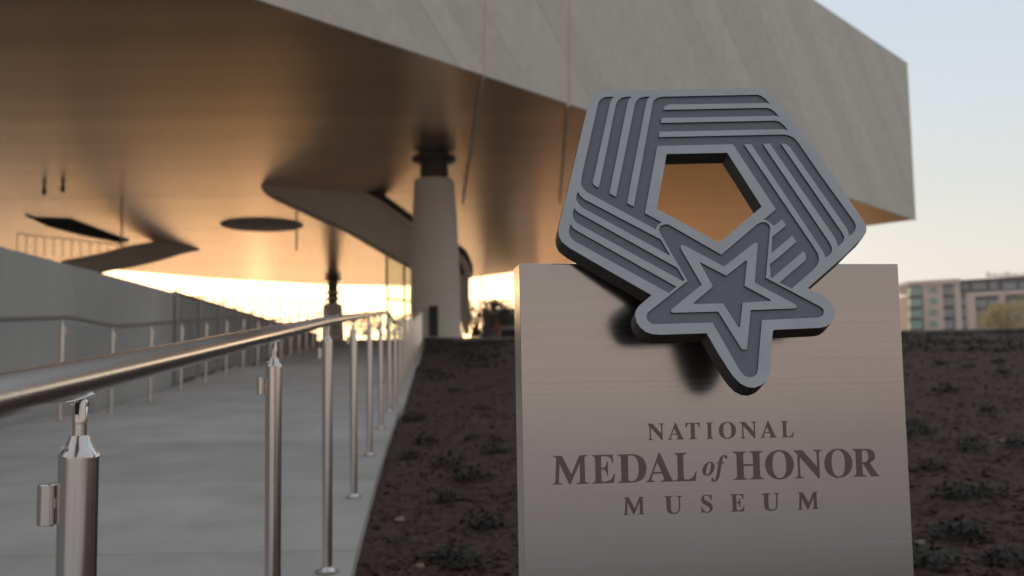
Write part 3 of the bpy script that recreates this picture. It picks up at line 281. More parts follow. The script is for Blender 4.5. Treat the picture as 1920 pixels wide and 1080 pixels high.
EMB={"outer":[[-0.14912,0.35371],[-0.13476,0.35522],[0.03944,0.36218],[0.10221,0.36648],[0.11241,0.36552],[0.12166,0.35977],[0.13026,0.35092],[0.13564,0.34111],[0.1938,0.1959],[0.22033,0.11823],[0.22286,0.10876],[0.22268,0.10089],[0.22066,0.09461],[0.21338,0.08523],[0.2011,0.07513],[0.173,0.05064],[0.1081,-0.00042],[0.11639,-0.00626],[0.12704,-0.0121],[0.13435,-0.02079],[0.13896,-0.02942],[0.13991,-0.0394],[0.13624,-0.04928],[0.1298,-0.05696],[0.12063,-0.06247],[0.11107,-0.06419],[0.04434,-0.06657],[0.04199,-0.06861],[0.03748,-0.08433],[0.02621,-0.12713],[0.02308,-0.1363],[0.01802,-0.14276],[0.00987,-0.14913],[-0.00086,-0.15308],[-0.01058,-0.152],[-0.01948,-0.14665],[-0.02644,-0.13742],[-0.03108,-0.12884],[-0.04241,-0.10153],[-0.05342,-0.07076],[-0.11889,-0.07236],[-0.13118,-0.07128],[-0.13933,-0.0674],[-0.14585,-0.06055],[-0.14971,-0.05233],[-0.1503,-0.04272],[-0.14793,-0.03446],[-0.14261,-0.02755],[-0.12258,-0.01085],[-0.19138,0.0375],[-0.23159,0.06635],[-0.24085,0.07591],[-0.24383,0.0848],[-0.24426,0.09375],[-0.24237,0.10276],[-0.21284,0.19957],[-0.17675,0.32086],[-0.17189,0.33323],[-0.16587,0.3431],[-0.15799,0.35042]],"hole":[[-0.06439,0.23286],[0.03173,0.237],[0.06716,0.13837],[-0.00988,0.0752],[-0.0941,0.13297]],"A":[[-0.20267,0.17576],[-0.19981,0.19014],[-0.15912,0.32833],[-0.15478,0.33548],[-0.14784,0.34062],[-0.13925,0.34158],[-0.1322,0.34143],[-0.137,0.33687],[-0.13988,0.33063],[-0.18105,0.19042],[-0.18455,0.18078],[-0.18353,0.17443],[-0.17744,0.16944],[-0.17485,0.17454],[-0.13112,0.32736],[-0.12752,0.33362],[-0.12106,0.33999],[-0.11222,0.34255],[-0.10439,0.3426],[-0.1093,0.33767],[-0.11236,0.33052],[-0.1528,0.19083],[-0.16155,0.15968],[-0.15272,0.15349],[-0.10051,0.3291],[-0.09766,0.33447],[-0.0911,0.34086],[-0.08219,0.34343],[-0.0743,0.34366],[-0.07931,0.33854],[-0.08245,0.33137],[-0.12371,0.19125],[-0.13746,0.1427],[-0.12829,0.13655],[-0.07307,0.32722],[-0.06965,0.33615],[-0.06313,0.34167],[-0.05343,0.34427],[0.10249,0.35282],[0.10938,0.3503],[0.11536,0.34324],[0.12013,0.334],[0.11753,0.33573],[0.11397,0.33635],[0.0108,0.33132],[-0.04571,0.32886],[-0.05342,0.32511],[-0.0569,0.31798],[0.11201,0.32661],[0.11893,0.32447],[0.12503,0.31839],[0.13041,0.30752],[0.12769,0.30993],[0.12345,0.3107],[-0.06228,0.30177],[-0.06425,0.2922],[0.12147,0.30111],[0.12834,0.29899],[0.13421,0.2921],[0.13923,0.28137],[0.13539,0.2839],[0.13114,0.2845],[-0.06932,0.27491],[-0.07222,0.26463],[0.13043,0.27421],[0.13871,0.27214],[0.14509,0.26795],[0.14942,0.26113],[0.17365,0.1956],[0.20644,0.11339],[0.20729,0.10551],[0.20393,0.09765],[0.19818,0.09138],[0.19204,0.08793],[0.19267,0.09447],[0.19109,0.10228],[0.13661,0.24544],[0.13428,0.25137],[0.12939,0.25556],[0.12159,0.25626],[0.18221,0.09442],[0.18412,0.08511],[0.18016,0.07737],[0.16983,0.0689],[0.17038,0.0758],[0.16886,0.08504],[0.1035,0.25589],[0.09208,0.2548],[0.15939,0.07423],[0.16034,0.06658],[0.15785,0.05896],[0.15335,0.0544],[0.14615,0.04986],[0.14625,0.0544],[0.14519,0.06046],[0.07302,0.25407],[0.06155,0.25384],[0.13223,0.06956],[0.13629,0.05741],[0.13626,0.04835],[0.13318,0.04084],[0.12843,0.03487],[0.12319,0.02966],[0.08363,-0.00105],[0.06779,0.00874],[0.11454,0.04533],[0.11696,0.05134],[0.11722,0.05738],[0.11456,0.0607],[0.05797,0.01577],[0.05613,0.01651],[0.05945,0.03935],[0.07517,0.05055],[0.10794,0.07712],[0.10411,0.08785],[0.06594,0.05805],[0.07222,0.0854],[0.09745,0.10484],[0.09742,0.10796],[0.09431,0.11606],[0.07884,0.10442],[0.07454,0.11014],[0.07046,0.1137],[0.06603,0.11555],[0.08807,0.13381],[0.04367,0.25347],[-0.07678,0.24766],[-0.11319,0.12536],[-0.09016,0.10982],[-0.09603,0.10595],[-0.09935,0.10135],[-0.10061,0.09723],[-0.19558,0.16165],[-0.2002,0.16789]],"L2":[[-0.20816,0.1615],[-0.20618,0.15525],[-0.20091,0.14906],[-0.09585,0.08017],[-0.08616,0.05291],[-0.20513,0.13429],[-0.21021,0.14198],[-0.21237,0.14894],[-0.21138,0.15597]],"L3":[[-0.21671,0.13372],[-0.21487,0.12882],[-0.21012,0.12426],[-0.07878,0.03308],[-0.07142,0.01391],[-0.07382,0.01104],[-0.21336,0.10596],[-0.21807,0.11048],[-0.22054,0.11806],[-0.22014,0.12571]],"L4":[[-0.22499,0.10619],[-0.22305,0.09987],[-0.21835,0.09538],[-0.08482,0.00247],[-0.0973,-0.00787],[-0.22278,0.07745],[-0.22731,0.08338],[-0.22912,0.09083],[-0.22772,0.09834]],"ringout":[[-0.08607,0.10601],[-0.09305,0.10368],[-0.0966,0.09756],[-0.0955,0.09149],[-0.06724,0.01174],[-0.13148,-0.03804],[-0.13441,-0.04285],[-0.13428,-0.04904],[-0.1312,-0.05387],[-0.12716,-0.05623],[-0.04237,-0.0544],[-0.01617,-0.12908],[-0.01231,-0.13505],[-0.0066,-0.13776],[-0.00026,-0.13722],[0.00549,-0.13338],[0.00866,-0.12685],[0.02934,-0.05144],[0.11349,-0.04796],[0.12011,-0.04491],[0.1234,-0.03928],[0.12323,-0.0343],[0.12009,-0.03072],[0.04884,0.01653],[0.07279,0.10159],[0.07184,0.10701],[0.06721,0.11119],[0.0603,0.11083],[0.05421,0.10768],[-0.01015,0.05494],[-0.08075,0.10605]],"ringin":[[-0.06626,0.07126],[-0.06871,0.06826],[-0.06864,0.06452],[-0.04753,0.00564],[-0.09736,-0.03343],[-0.09852,-0.0369],[-0.09564,-0.03873],[-0.03109,-0.03741],[-0.00843,-0.0946],[-0.00565,-0.09666],[-0.00174,-0.09604],[4e-05,-0.09336],[0.01632,-0.03537],[0.07867,-0.03328],[0.08341,-0.0326],[0.08494,-0.02977],[0.08283,-0.0262],[0.03074,0.00856],[0.04793,0.07236],[0.04645,0.07508],[0.04381,0.07538],[-0.00971,0.03523],[-0.06242,0.07052]],"star":[[-0.04453,0.04305],[-0.03202,0.003],[-0.03415,0.00042],[-0.06465,-0.02386],[-0.0636,-0.02527],[-0.02173,-0.02455],[-0.00674,-0.06191],[-0.00419,-0.06194],[0.00691,-0.02359],[0.04848,-0.021],[0.04942,-0.01958],[0.01467,0.00355],[0.02631,0.04381],[0.0246,0.04529],[-0.00917,0.02001]]}
# ------------------------------------------------------------------ bed planting
m = MB()
for k in range(16000):
    y = 3.6+random.random()**1.6*14; x = rx(y)+.12+random.random()*(y*.62+1.2)
    z = soil_z(x, y)+.004; s = random.uniform(.012, .034); a = random.random()*PI; w = s*random.uniform(.25, .5)
    u = Vector((math.cos(a), math.sin(a), random.uniform(-.35, .35)))*s; v = Vector((-math.sin(a), math.cos(a), random.uniform(-.4, .4)))*w
    c = Vector((x, y, z+abs(u.z)*.5)); t_ = Vector((0, 0, .006))
    m.add([c-u-v, c+u-v, c+u+v*.6, c-u*.8+v, c+t_], [(0, 1, 4), (1, 2, 4), (2, 3, 4), (3, 0, 4)])
tag(m.build('bark_mulch', M['chip']), 'dark brown bark mulch chips covering the sloped bed', 'mulch', kind='stuff')
def leafclump(mb, c, r, h, n, ls):
    for k in range(n):
        a = random.random()*2*PI; q = r*math.sqrt(random.random()); p = Vector(c)+Vector((math.cos(a)*q, math.sin(a)*q, h*random.random()*(1-.6*q/r)))
        a2 = random.random()*2*PI; e = random.uniform(-.2, 1.0)
        u = Vector((math.cos(a2)*math.cos(e), math.sin(a2)*math.cos(e), math.sin(e)))*ls*random.uniform(.6, 1.3); v = u.cross(Vector((random.random()-.5, random.random()-.5, 1))).normalized()*ls*.32
        mb.add([p, p+u*.5+v, p+u, p+u*.5-v], [(0, 1, 2, 3)])
protos = []
for k in range(5):
    m = MB(); leafclump(m, (0, 0, 0), .11, .10, 130, .035)
    me_o = m.build('groundcover_plant', M['leaf']); protos.append(me_o.data); bpy.data.objects.remove(me_o)
def soil_hit(px, py):
    d = ray(px, py); t = 3.0
    while t < 36:
        p = CAM+d*t
        if p.z < soil_z(p.x, p.y): return p
        t += .02
    return None
spots = [(880, 900), (905, 990), (868, 1062), (838, 872), (800, 832), (770, 860), (852, 735), (842, 938), (930, 850), (905, 770), (775, 790), (812, 700), (880, 690),
         (1742, 1062), (1790, 932), (1752, 880), (1852, 772), (1885, 1060), (1730, 815), (1905, 840), (1820, 845), (1800, 1010), (1860, 930), (1775, 735), (1880, 700)]
placed = []
for s in spots:
    p = soil_hit(*s)
    if p: placed.append((p.x, p.y, random.uniform(.8, 1.25)))
for k in range(42):
    y = 4.5+random.random()*14; x = rx(y)+.4+random.random()*(y*.60+.3); placed.append((x, y, random.uniform(.4, 1.0)))
for i, (x, y, s) in enumerate(placed):
    o = link('groundcover_plant', protos[i % 5]); o.location = (x, y, soil_z(x, y)-.005); o.rotation_euler = (0, 0, random.random()*6.28); o.scale = (s, s, s)
    zone = 'low on the bed' if y < 6.5 else 'halfway up the bed' if y < 10 else 'high up the bed'
    side = ('beside the ramp edge' if x-rx(y) < .7 else 'left of the steel sign') if x/y < .05 else ('hidden behind the steel sign' if x/y < .38 else 'right of the steel sign')
    sz = 'tiny' if s < .6 else 'small' if s < .95 else 'bushy'
    tag(o, '%s dark green groundcover plant %s, %s' % (sz, side, zone), 'plant', 'groundcover plants in the mulch bed')
m = MB()
for k in range(700):
    y = 17+random.random()*20; x = rx(y)+.3+random.random()*(y*.62); leafclump(m, (x, y, soil_z(x, y)), .3, .06, 26, .07)
for k in range(520):
    y = 4.5+random.random()*13; x = rx(y)+.2+random.random()*(y*.62); leafclump(m, (x, y, soil_z(x, y)), .10, .03, 7, .03)
tag(m.build('ground_cover', M['leaf']), 'low dark green ground cover spreading over the top of the sloped bed', 'ground cover', kind='stuff')
def rock(px, py, r, lab, mt):
    p = soil_hit(px, py); bm = bmesh.new(); bmesh.ops.create_icosphere(bm, subdivisions=2, radius=r)
    for v in bm.verts: v.co *= 1+.35*noise.noise(v.co*(1.5/r)); v.co.z *= .55
    me = bpy.data.meshes.new('stone'); bm.to_mesh(me); bm.free(); me.materials.append(mt); o = link('stone', me); o.location = (p.x, p.y, soil_z(p.x, p.y)+r*.2)
    tag(o, lab, 'stone')
rock(750, 978, .035, 'pale grey stone lying in the mulch nearest the ramp edge', M['stone'])
rock(788, 1066, .026, 'small tan stone in the mulch at the bottom of the picture', mat('tan_stone', (.22, .16, .11), .8, var=.2, scale=20))
rock(1726, 1022, .03, 'pinkish stone in the mulch just right of the steel sign', mat('pinkish_stone', (.20, .15, .13), .8, var=.2, scale=20))
rock(1878, 830, .03, 'pale pebble in the mulch at the right side of the picture', M['stone'])
# ------------------------------------------------------------------ museum sign
yaw = math.radians(8.1); tl = math.radians(24)
su = Vector((math.cos(yaw), math.sin(yaw), 0)); sn = Vector((math.sin(yaw), -math.cos(yaw), 0)); sv = Vector((0, 0, 1))
SO = Vector((.29932, 1.5, 1.32193))
sign = thing('museum_sign', (SO.x, SO.y, -.05), 'brushed steel monument sign with grey ribbon and star emblem and museum lettering', 'sign')
inv = Matrix.Translation((-SO.x, -SO.y, .05))
def local(mb): mb.v = [tuple(inv @ Vector(v)) for v in mb.v]; return mb
m = MB(); fr = (SO, su, sv, sn)
TH = .058
M['slab'].node_tree.nodes['Mapping'].inputs['Rotation'].default_value = (0, 0, -yaw)
prof = [(-.2912, -1.55), (.2885, -1.55), (.2880, -.0006), (-.2912, 0)]
slabmesh(m, [prof], fr, 0, -TH)
slab = local(m).build('slab', M['slab'], sign)
me = slab.data; me.materials.append(M['slabside'])
for p in me.polygons:
    if abs(p.normal.dot(su)) > .9: p.material_index = 1
bv = slab.modifiers.new('bevel', 'BEVEL'); bv.width = .0012; bv.segments = 2; bv.limit_method = 'ANGLE'
m = MB(); slabmesh(m, [[(-.33, -1.60), (.33, -1.60), (.33, -1.31), (-.33, -1.31)]], fr, .04, -TH-.04)
local(m).build('footing', M['concrete'], sign)
for ch, xl, xr, yb, yt in LETTERS:
    g_ = GLYPH[ch]; X = [p[0] for l in g_ for p in l]; Y = [p[1] for l in g_ for p in l]
    x0, x1 = min(X), max(X)
    if ch == 'f': y0, y1 = min(Y), max(Y)
    elif ch == 'o': y0, y1 = 0, .30
    else: y0, y1 = 0, (1 if max(Y) > .8 else .455)
    fy = lambda v: yb+(v-y0)/(y1-y0)*(yt-yb)
    loops = [[(xl+(p[0]-x0)/(x1-x0)*(xr-xl), fy(p[1])) for p in l] for l in g_]
    m = MB(); slabmesh(m, loops, fr, .0008, -.0004)
    local(m).build('letter', M['ink'], sign)['label'] = 'dark etched letter ' + ch
# emblem, leaning back across the top of the slab
en = sn*math.cos(tl)+sv*math.sin(tl); ev = sv*math.cos(tl)-sn*math.sin(tl); EO = Vector((.314195, 1.437583, 1.279503))
ef = (EO, su, ev, en); RD = .0026; TK = .027
m = MB(); slabmesh(m, [EMB['outer'], EMB['hole']], ef, -RD, -TK)
emb = local(m).build('emblem', M['embd'], sign)
emb.data.materials.append(M['embs'])
for p in emb.data.polygons:
    if p.normal.dot(en) < .5: p.material_index = 1
emb['label'] = 'interlaced grey ribbon pentagon with a downward pointing star'
m = MB(); slabmesh(m, [EMB['outer'], EMB['hole'], EMB['A'], EMB['L2'], EMB['L3'], EMB['L4'], EMB['ringout']], ef, 0, -RD)
o = local(m).build('ribbon_relief', M['embl'], emb)
m = MB(); slabmesh(m, [EMB['ringin'], EMB['star']], ef, 0, -RD-.0005)
o2 = local(m).build('star_outline', M['embl'], emb)
for q_ in (o, o2):
    q_.data.materials.append(M['embs'])
    for p in q_.data.polygons:
        if p.normal.dot(en) < .5: p.material_index = 1
for (a, b) in ((-.09, -.03), (.09, -.03)):
    m = MB(); base = SO+su*a+sv*b; m.tube([base-sn*.001, base+sn*.030], .012, 16); local(m).build('mounting_pin', M['dark'], sign, smooth=True)
# ------------------------------------------------------------------ handrails
HP = .972; RC = HP+.0873
def make_post_meshes():
    r = .0212; P = {}
    a = MB(); a.lathe([(r, .010), (r, HP)], 32); P['post'] = a
    a = MB(); a.lathe([(.050, 0), (.050, .006), (.030, .012), (r+.001, .020)], 32); P['base_flange'] = a
    a = MB(); a.lathe([(r+.0006, .9995), (r+.0004, 1.002), (.0165, 1.009), (.0125, 1.0165), (.0106, 1.0225), (.0102, 1.0235)], 32); P['post_cap'] = a
    a = MB(); a.lathe([(.0076, 1.02), (.0076, 1.036), (.0070, 1.0365), (.0070, 1.0375), (.0078, 1.038), (.0078, 1.0560), (.0060, 1.0590)], 28); P['fork_pin'] = a
    a = MB(); a.box(-.0022, .0022, -.0082, .0082, 1.041, 1.0545); P['fork_slot'] = a
    a = MB(); a.tube([(-.0095, 0, 1.052), (.0095, 0, 1.052)], .0022, 12); P['hinge_screw'] = a
    a = MB(); a.tube([(-.010, -.0135, 1.0115), (-.0105, -.0185, 1.0115)], .0024, 10); P['set_screw'] = a
    a = MB(); n = 9; vs = []; fs = []
    for i, yq in enumerate((-.034, -.024, -.012, 0, .012, .024, .034)):
        half = (.10, .34, .62, .72, .62, .34, .10)[i]
        for k in range(n):
            th = -PI/2 + half*(k/(n-1)*2-1)
            for rr in (.0213, .0238): vs.append((rr*math.cos(th), yq, 1.0815+rr*math.sin(th)+yq*.0815))
    for i in range(6):
        for k in range(n-1):
            q = lambda I, K, s: (I*n+K)*2+s
            fs.append((q(i, k, 1), q(i+1, k, 1), q(i+1, k+1, 1), q(i, k+1, 1))); fs.append((q(i, k, 0), q(i, k+1, 0), q(i+1, k+1, 0), q(i+1, k, 0)))
        for K in (0, n-1): fs.append((q(i, K, 0), q(i+1, K, 0), q(i+1, K, 1), q(i, K, 1)))
    for I in (0, 6):
        for k in range(n-1): fs.append((q(I, k, 0), q(I, k, 1), q(I, k+1, 1), q(I, k+1, 0)))
    a.add(vs, fs); P['rail_saddle'] = a
    a = MB(); a.lathe([(.0085, .9255), (.0102, .927), (.0102, .9695), (.0085, .971)], 24, (-.0325, -.004)); a.tube([(-.0225, -.004, .95), (-.018, 0, .95)], .006, 12); P['side_stub'] = a
    for k, v in P.items():
        if k in ('post', 'base_flange'): continue
        up = HP-1.0 + (.0058 if k in ('hinge_screw', 'rail_saddle', 'fork_slot') else 0)
        v.v = [(x, y, z+up+(.0058 if k == 'fork_pin' and z > 1.04 else 0)) for x, y, z in v.v]
    out = {}
    for k, v in P.items():
        o = v.build(k, M['dark' if k == 'fork_slot' else 'steel'], None, smooth=True); out[k] = o.data; bpy.data.objects.remove(o)
    return out
PM = make_post_meshes()
def add_post(rail, x, y, z, mirror=False):
    p = link('post', PM['post'], rail); p.location = (x, y, z)
    for k in ('base_flange', 'post_cap', 'fork_pin', 'fork_slot', 'hinge_screw', 'set_screw', 'rail_saddle', 'side_stub'):
        c = link(k, PM[k], p)
        if k == 'side_stub' and mirror: c.rotation_euler = (0, 0, PI)
def rail_path(off, y0, y1):
    pts = []; y = y0
    while y < y1: pts.append((rx(y)+off, y, rz(y)+RC)); y += .3
    pts.append((rx(y1)+off, y1, rz(y1)+RC)); return pts
rr = thing('handrail', (0, 0, 0), 'stainless steel handrail on round posts up the right ramp edge beside the planted bed', 'handrail')
m = MB(); m.tube(rail_path(0, -1.2, 37.2), .0212, 40); m.build('top_rail', M['railsteel'], rr, smooth=True, angle=60)
for k in range(-1, 22):
    y = (1.15 if k == 0 else 1.05+1.68*k)
    if y > 37.2: break
    add_post(rr, rx(y), y, rz(y))
lr = thing('handrail', (0, 0, 0), 'stainless steel handrail on posts in front of the grey wall left of the ramp', 'handrail')
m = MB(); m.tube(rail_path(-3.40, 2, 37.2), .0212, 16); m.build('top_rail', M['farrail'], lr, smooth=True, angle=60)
for k in range(1, 22):
    y = 1.05+1.68*k-.43
    if y > 37.2: break
    add_post(lr, rx(y)-3.40, y, rz(y), True)
# side wall and guard fence beyond it
def wx(y): return rx(y)-3.75
WT = [(-2, 1.15), (9.7, 1.42), (15.7, 1.56), (29, 1.78), (37, 1.9)]
wl = link('concrete_wall', None); tag(wl, 'smooth grey concrete wall along the left side of the ramp', 'wall')
cut = [-2, 2, 6, 9.9, 13.4, 16.6]
for a, b in zip(cut, cut[1:]):
    m = MB(); vs = []
    for y in (a+.006, b-.006):
        for x in (wx(y)-.3, wx(y)):
            for z in (rz(y)-.6, CZ+lerp(WT, y)): vs.append((x, y, z))
    m.add(vs, [(1, 3, 7, 5), (0, 4, 6, 2), (2, 6, 7, 3), (0, 1, 5, 4), (0, 2, 3, 1), (4, 5, 7, 6)]); m.build('panel', M['wall'], wl)
gf = thing('guard_fence', (0, 0, 0), 'grey panelled guard fence with tall posts continuing from the end of the left concrete wall', 'fence')
M['louvre'] = mat('louvre_grey', (.36, .35, .33), .6, .4, var=.1, scale=2)
y = 16.7; n = 0
while y < 36.5:
    y2 = y+1.68
    top = lambda q: CZ+lerp(WT, q)-.04
    m = MB(); m.box(wx(y)-.04, wx(y)+.04, y-.03, y+.03, rz(y)-.1, top(y)+.07); m.build('fence_post', M['fence'], gf)
    m = MB(); m.tube([(wx(y), y, top(y)+.05), (wx(y), y, top(y)+.10), (wx(y)+.08, y, top(y)+.11), (wx(y)+.15, y, top(y)+.09)], .016, 8); m.build('bracket_arm', M['dark'], gf)
    a = Vector((wx(y), y+.05, 0)); b = Vector((wx(y2), y2-.05, 0)); k = 12
    pm = MB(); base = MB()
    for j in range(k):
        f0 = j/k
        za, zb = rz(a.y)+.05+f0*(top(a.y)-rz(a.y)-.05), rz(b.y)+.05+f0*(top(b.y)-rz(b.y)-.05); h = (top(a.y)-rz(a.y))/k*1.02
        pm.add([(a.x-.02, a.y, za), (a.x+.02, a.y, za+h), (b.x+.02, b.y, zb+h), (b.x-.02, b.y, zb), (a.x-.03, a.y, za+h), (b.x-.03, b.y, zb+h)], [(0, 1, 2, 3), (1, 4, 5, 2), (0, 3, 5, 4)])
    tag(pm.build('louvre_panel', M['louvre'], gf), kind='stuff')
    y = y2
m = MB(); m.bar((wx(16.7), 16.7, CZ+lerp(WT, 16.7)+.0), (wx(36.6), 36.6, CZ+lerp(WT, 36.6)), .06, .05); m.build('top_bar', M['dark'], gf)
# tall site fence far across the plaza
sf = thing('mesh_fence', (0, 0, PZ), 'pale tall mesh fence standing on the plaza against the bright sunset sky', 'fence')
pts = [at(325, 553, 45), at(470, 550, 47), at(610, 553, 49)]
a = Vector((pts[0].x, pts[0].y, 0)); b = Vector((pts[-1].x, pts[-1].y, 0)); ht = pts[0].z-PZ
for k in range(17):
    p = a.lerp(b, k/16); m = MB(); m.tube([(p.x, p.y, 0), (p.x, p.y, ht)], .035, 8); m.build('fence_post', M['fence'], sf)
for q in (.06, .55, 1): m = MB(); m.bar((a.x, a.y, ht*q), (b.x, b.y, ht*q), .03, .04); m.build('fence_rail', M['fence'], sf)
m = MB()
for k in range(1, 150): p = a.lerp(b, k/150); m.bar((p.x, p.y, .05), (p.x, p.y, ht), .008)
tag(m.build('fence_wire', M['fence'], sf), kind='stuff')
# ------------------------------------------------------------------ museum building
S = CZ+8.65; TOPZ = 18.66
C1 = Vector((22.27, 55.91, 0)); fd = Vector((-.63594, -.77174, 0)); fn = Vector((.77174, -.63594, 0))
LEN = 76.0; F = C1+fd*LEN
SOF = [(C1.x, C1.y), (-9.2, 88.9), (-16.2, 86.5), (-23.5, 80.2), (-29.0, 72.8), (-40, 56), (-62, 22), (F.x, F.y)]
mus = thing('museum_building', (0, 0, 0), 'huge raised metal clad museum block hovering over the plaza with bronze underside', 'museum')
# facade of folded diagonal panels
ff = (Vector((C1.x, C1.y, 0)), fd, Vector((0, 0, 1)), fn)
rect = [(0, S-.05), (LEN, S-.05), (LEN, TOPZ), (0, TOPZ)]
dx, dz = .74, .67; L_ = math.hypot(dx, dz); nx, nz = dz/L_, -dx/L_          # strip normal in (s,z)
vals = [nx*p[0]+nz*p[1] for p in rect]; lo, hi = min(vals), max(vals)
w = lo; rs = random.Random(3)
while w < hi:
    wd = rs.choice((.55, .8, 1.2)); c = clip(clip(rect, nx, nz, w+wd-.0008), -nx, -nz, -w-.0008)
    if len(c) > 2:
        m = MB(); off = rs.uniform(0, .002); tlt = rs.uniform(-.0008, .0008)
        slabmesh(m, [c], ff, .06+off, .0)
        n_ = len(c)
        for i in range(n_):
            t_ = (nx*c[i][0]+nz*c[i][1]-w)/wd; m.v[i] = tuple(Vector(m.v[i])+fn*tlt*t_*6)
        m.build('facade_panel', M['facade'], mus)
    w += wd
inner = MB()
poly = [Vector((x, y, 0)) for x, y in SOF]
N_ = len(SOF)
cx_ = sum(p[0] for p in SOF)/N_; cy_ = sum(p[1] for p in SOF)/N_
sh = lambda p, k=.004: (p[0]+(cx_-p[0])*k, p[1]+(cy_-p[1])*k)
vs = [(*sh(p), S+.03) for p in SOF]+[(*sh(p), TOPZ-.05) for p in SOF]
inner.add(vs, [tuple(range(N_)), tuple(range(N_, 2*N_))]+[(i, (i+1) % N_, (i+1) % N_+N_, i+N_) for i in range(N_)])
inner.build('outer_wall', M['facade'], mus)
# soffit planks, parallel to the right-hand edge of the block
sf_ = (Vector((0, 0, 0)), Vector((1, 0, 0)), Vector((0, 1, 0)), Vector((0, 0, 1)))
ed = Vector((SOF[1][0]-SOF[0][0], SOF[1][1]-SOF[0][1])).normalized(); pn = (0.0, 1.0)
vals = [pn[0]*p[0]+pn[1]*p[1] for p in SOF]; lo, hi = min(vals), max(vals); w = lo
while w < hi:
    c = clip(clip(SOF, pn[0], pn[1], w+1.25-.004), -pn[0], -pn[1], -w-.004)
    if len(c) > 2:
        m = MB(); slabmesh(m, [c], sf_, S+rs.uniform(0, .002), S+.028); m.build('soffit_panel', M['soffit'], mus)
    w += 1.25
# joints crossing facade and soffit
def strip_facade(s0, z0, s1, z1):
    m = MB(); m.bar(Vector((C1.x, C1.y, 0))+fd*s0+fn*.14+Vector((0, 0, z0)), Vector((C1.x, C1.y, 0))+fd*s1+fn*.14+Vector((0, 0, z1)), .05, .03, fn); m.build('joint_strip', M['trim'], mus)
def fhit(px, py):
    d = ray(px, py); P_ = CAM+d*((Vector((C1.x, C1.y, 0))-CAM).dot(fn)/d.dot(fn)); return (P_-Vector((C1.x, C1.y, 0))).dot(fd), P_.z
for (xa, ya, xb, yb) in ((909, -60, 905, 145), (1066, -60, 1065, 198)):
    a_, b_ = fhit(xa, ya), fhit(xb, yb); m = MB(); O_ = Vector((C1.x, C1.y, 0))+fn*.075
    m.bar(O_+fd*a_[0]+Vector((0, 0, a_[1])), O_+fd*b_[0]+Vector((0, 0, b_[1])), .035, .03, fn); m.build('joint_strip', M['pink'], mus)
# hanging cables from the facade edge
for (xa, ya, xb, yb, Yb, lab) in ((905, 147, 868, 380, 46, 'thin pale cable running under the soffit behind the big column'), (1065, 197, 1050, 380, 52, 'thin pale cable running under the soffit beside the emblem')):
    A_ = atz(xa, ya, S-.08); B_ = atz(xb, yb, S-.08); m = MB(); m.tube([A_, B_], .05, 8); o = m.build('cable', M['paleline']); tag(o, lab, 'cable')
# round disc fitting, black plate painted as stair well shade, small fittings
A_ = atz(491, 425, S-.1); m = MB(); m.lathe([(2.1, -.04), (2.15, -.02), (2.15, 0)], 40); o = m.build('ceiling_disc', M['stair'], mus, smooth=True); o.location = (A_.x, A_.y, S-.02)
def soff_poly(pxs, z, t, name, mt):
    P = [atz(x, y, z) for x, y in pxs]; m = MB(); slabmesh(m, [[(p.x, p.y) for p in P]], sf_, z, z+t); return m.build(name, mt, mus)
soff_poly([(47, 405), (68, 411), (132, 413), (165, 425), (205, 440), (242, 453), (225, 456), (150, 441), (90, 425)], S-.06, .05, 'stair_opening_shade', M['well_shade'])
for px, py in ((83, 350), (118, 345)):
    p = atz(px, py, S); m = MB(); m.lathe([(.05, -.34), (.09, -.32), (.09, -.10), (.05, -.08), (.05, 0)], 12); o = m.build('spot_fitting', M['neck'], mus, smooth=True); o.location = p
for px, py, y2 in ((228, 388, 492), (556, 388, 470)):
    Yq = atz(px, py, S).y; m = MB(); m.tube([at(px, py, Yq), at(px, y2, Yq)], .045, 8); tag(m.build('hanging_rod', M['trim']), 'thin pale rod hanging from the soffit at the left over the stair' if px < 300 else 'thin rod hanging from the soffit beside the round ceiling disc', 'rod')
# columns
def column(px, ytop_neck, ybase_z, prof, lab, Y, neck, fl, ring=False):
    x = (at(px, 640, Y)).x; t = thing('column', (x, Y, PZ), lab, 'column'); H = S-PZ
    m = MB(); m.lathe([(r, z*H) for r, z in prof], 48); m.build('shaft', M['column'], t, smooth=True)
    m = MB(); m.lathe([(neck, prof[-1][1]*H+.01), (neck, H)], 32); m.build('neck', M['neck'], t, smooth=True)
    m = MB(); m.lathe([(fl*.9, H-.28), (fl, H-.24), (fl, H-.10), (fl*.9, H-.06)], 32); m.build('flange', M['neck'], t, smooth=True)
    return t, x
t, x = column(817, 0, 0, [(.97, 0), (.94, .05), (.93, .25), (.86, .6), (.76, .83), (.74, .855), (.70, .862)], 'big tapered pale concrete column with dark neck at the head of the ramp', 38, .53, .82)
m = MB(); m.box(-.16, .16, -1.03, -.90, .05, 1.15); o = m.build('recess_door', M['dark'], t)
t, x = column(624, 0, 0, [(.95, 0), (.88, .3), (.78, .66), (.66, .69)], 'distant column with dark banded neck beneath the middle of the soffit', 80, .40, .66)
m = MB()
H = S-PZ
for k in range(4): m.lathe([(.40+.26*(k % 2), H*(.70+.035*k)), (.40+.26*(k % 2), H*(.70+.035*k)+.14)], 24)
m.build('neck_band', M['trim'], t, smooth=True)
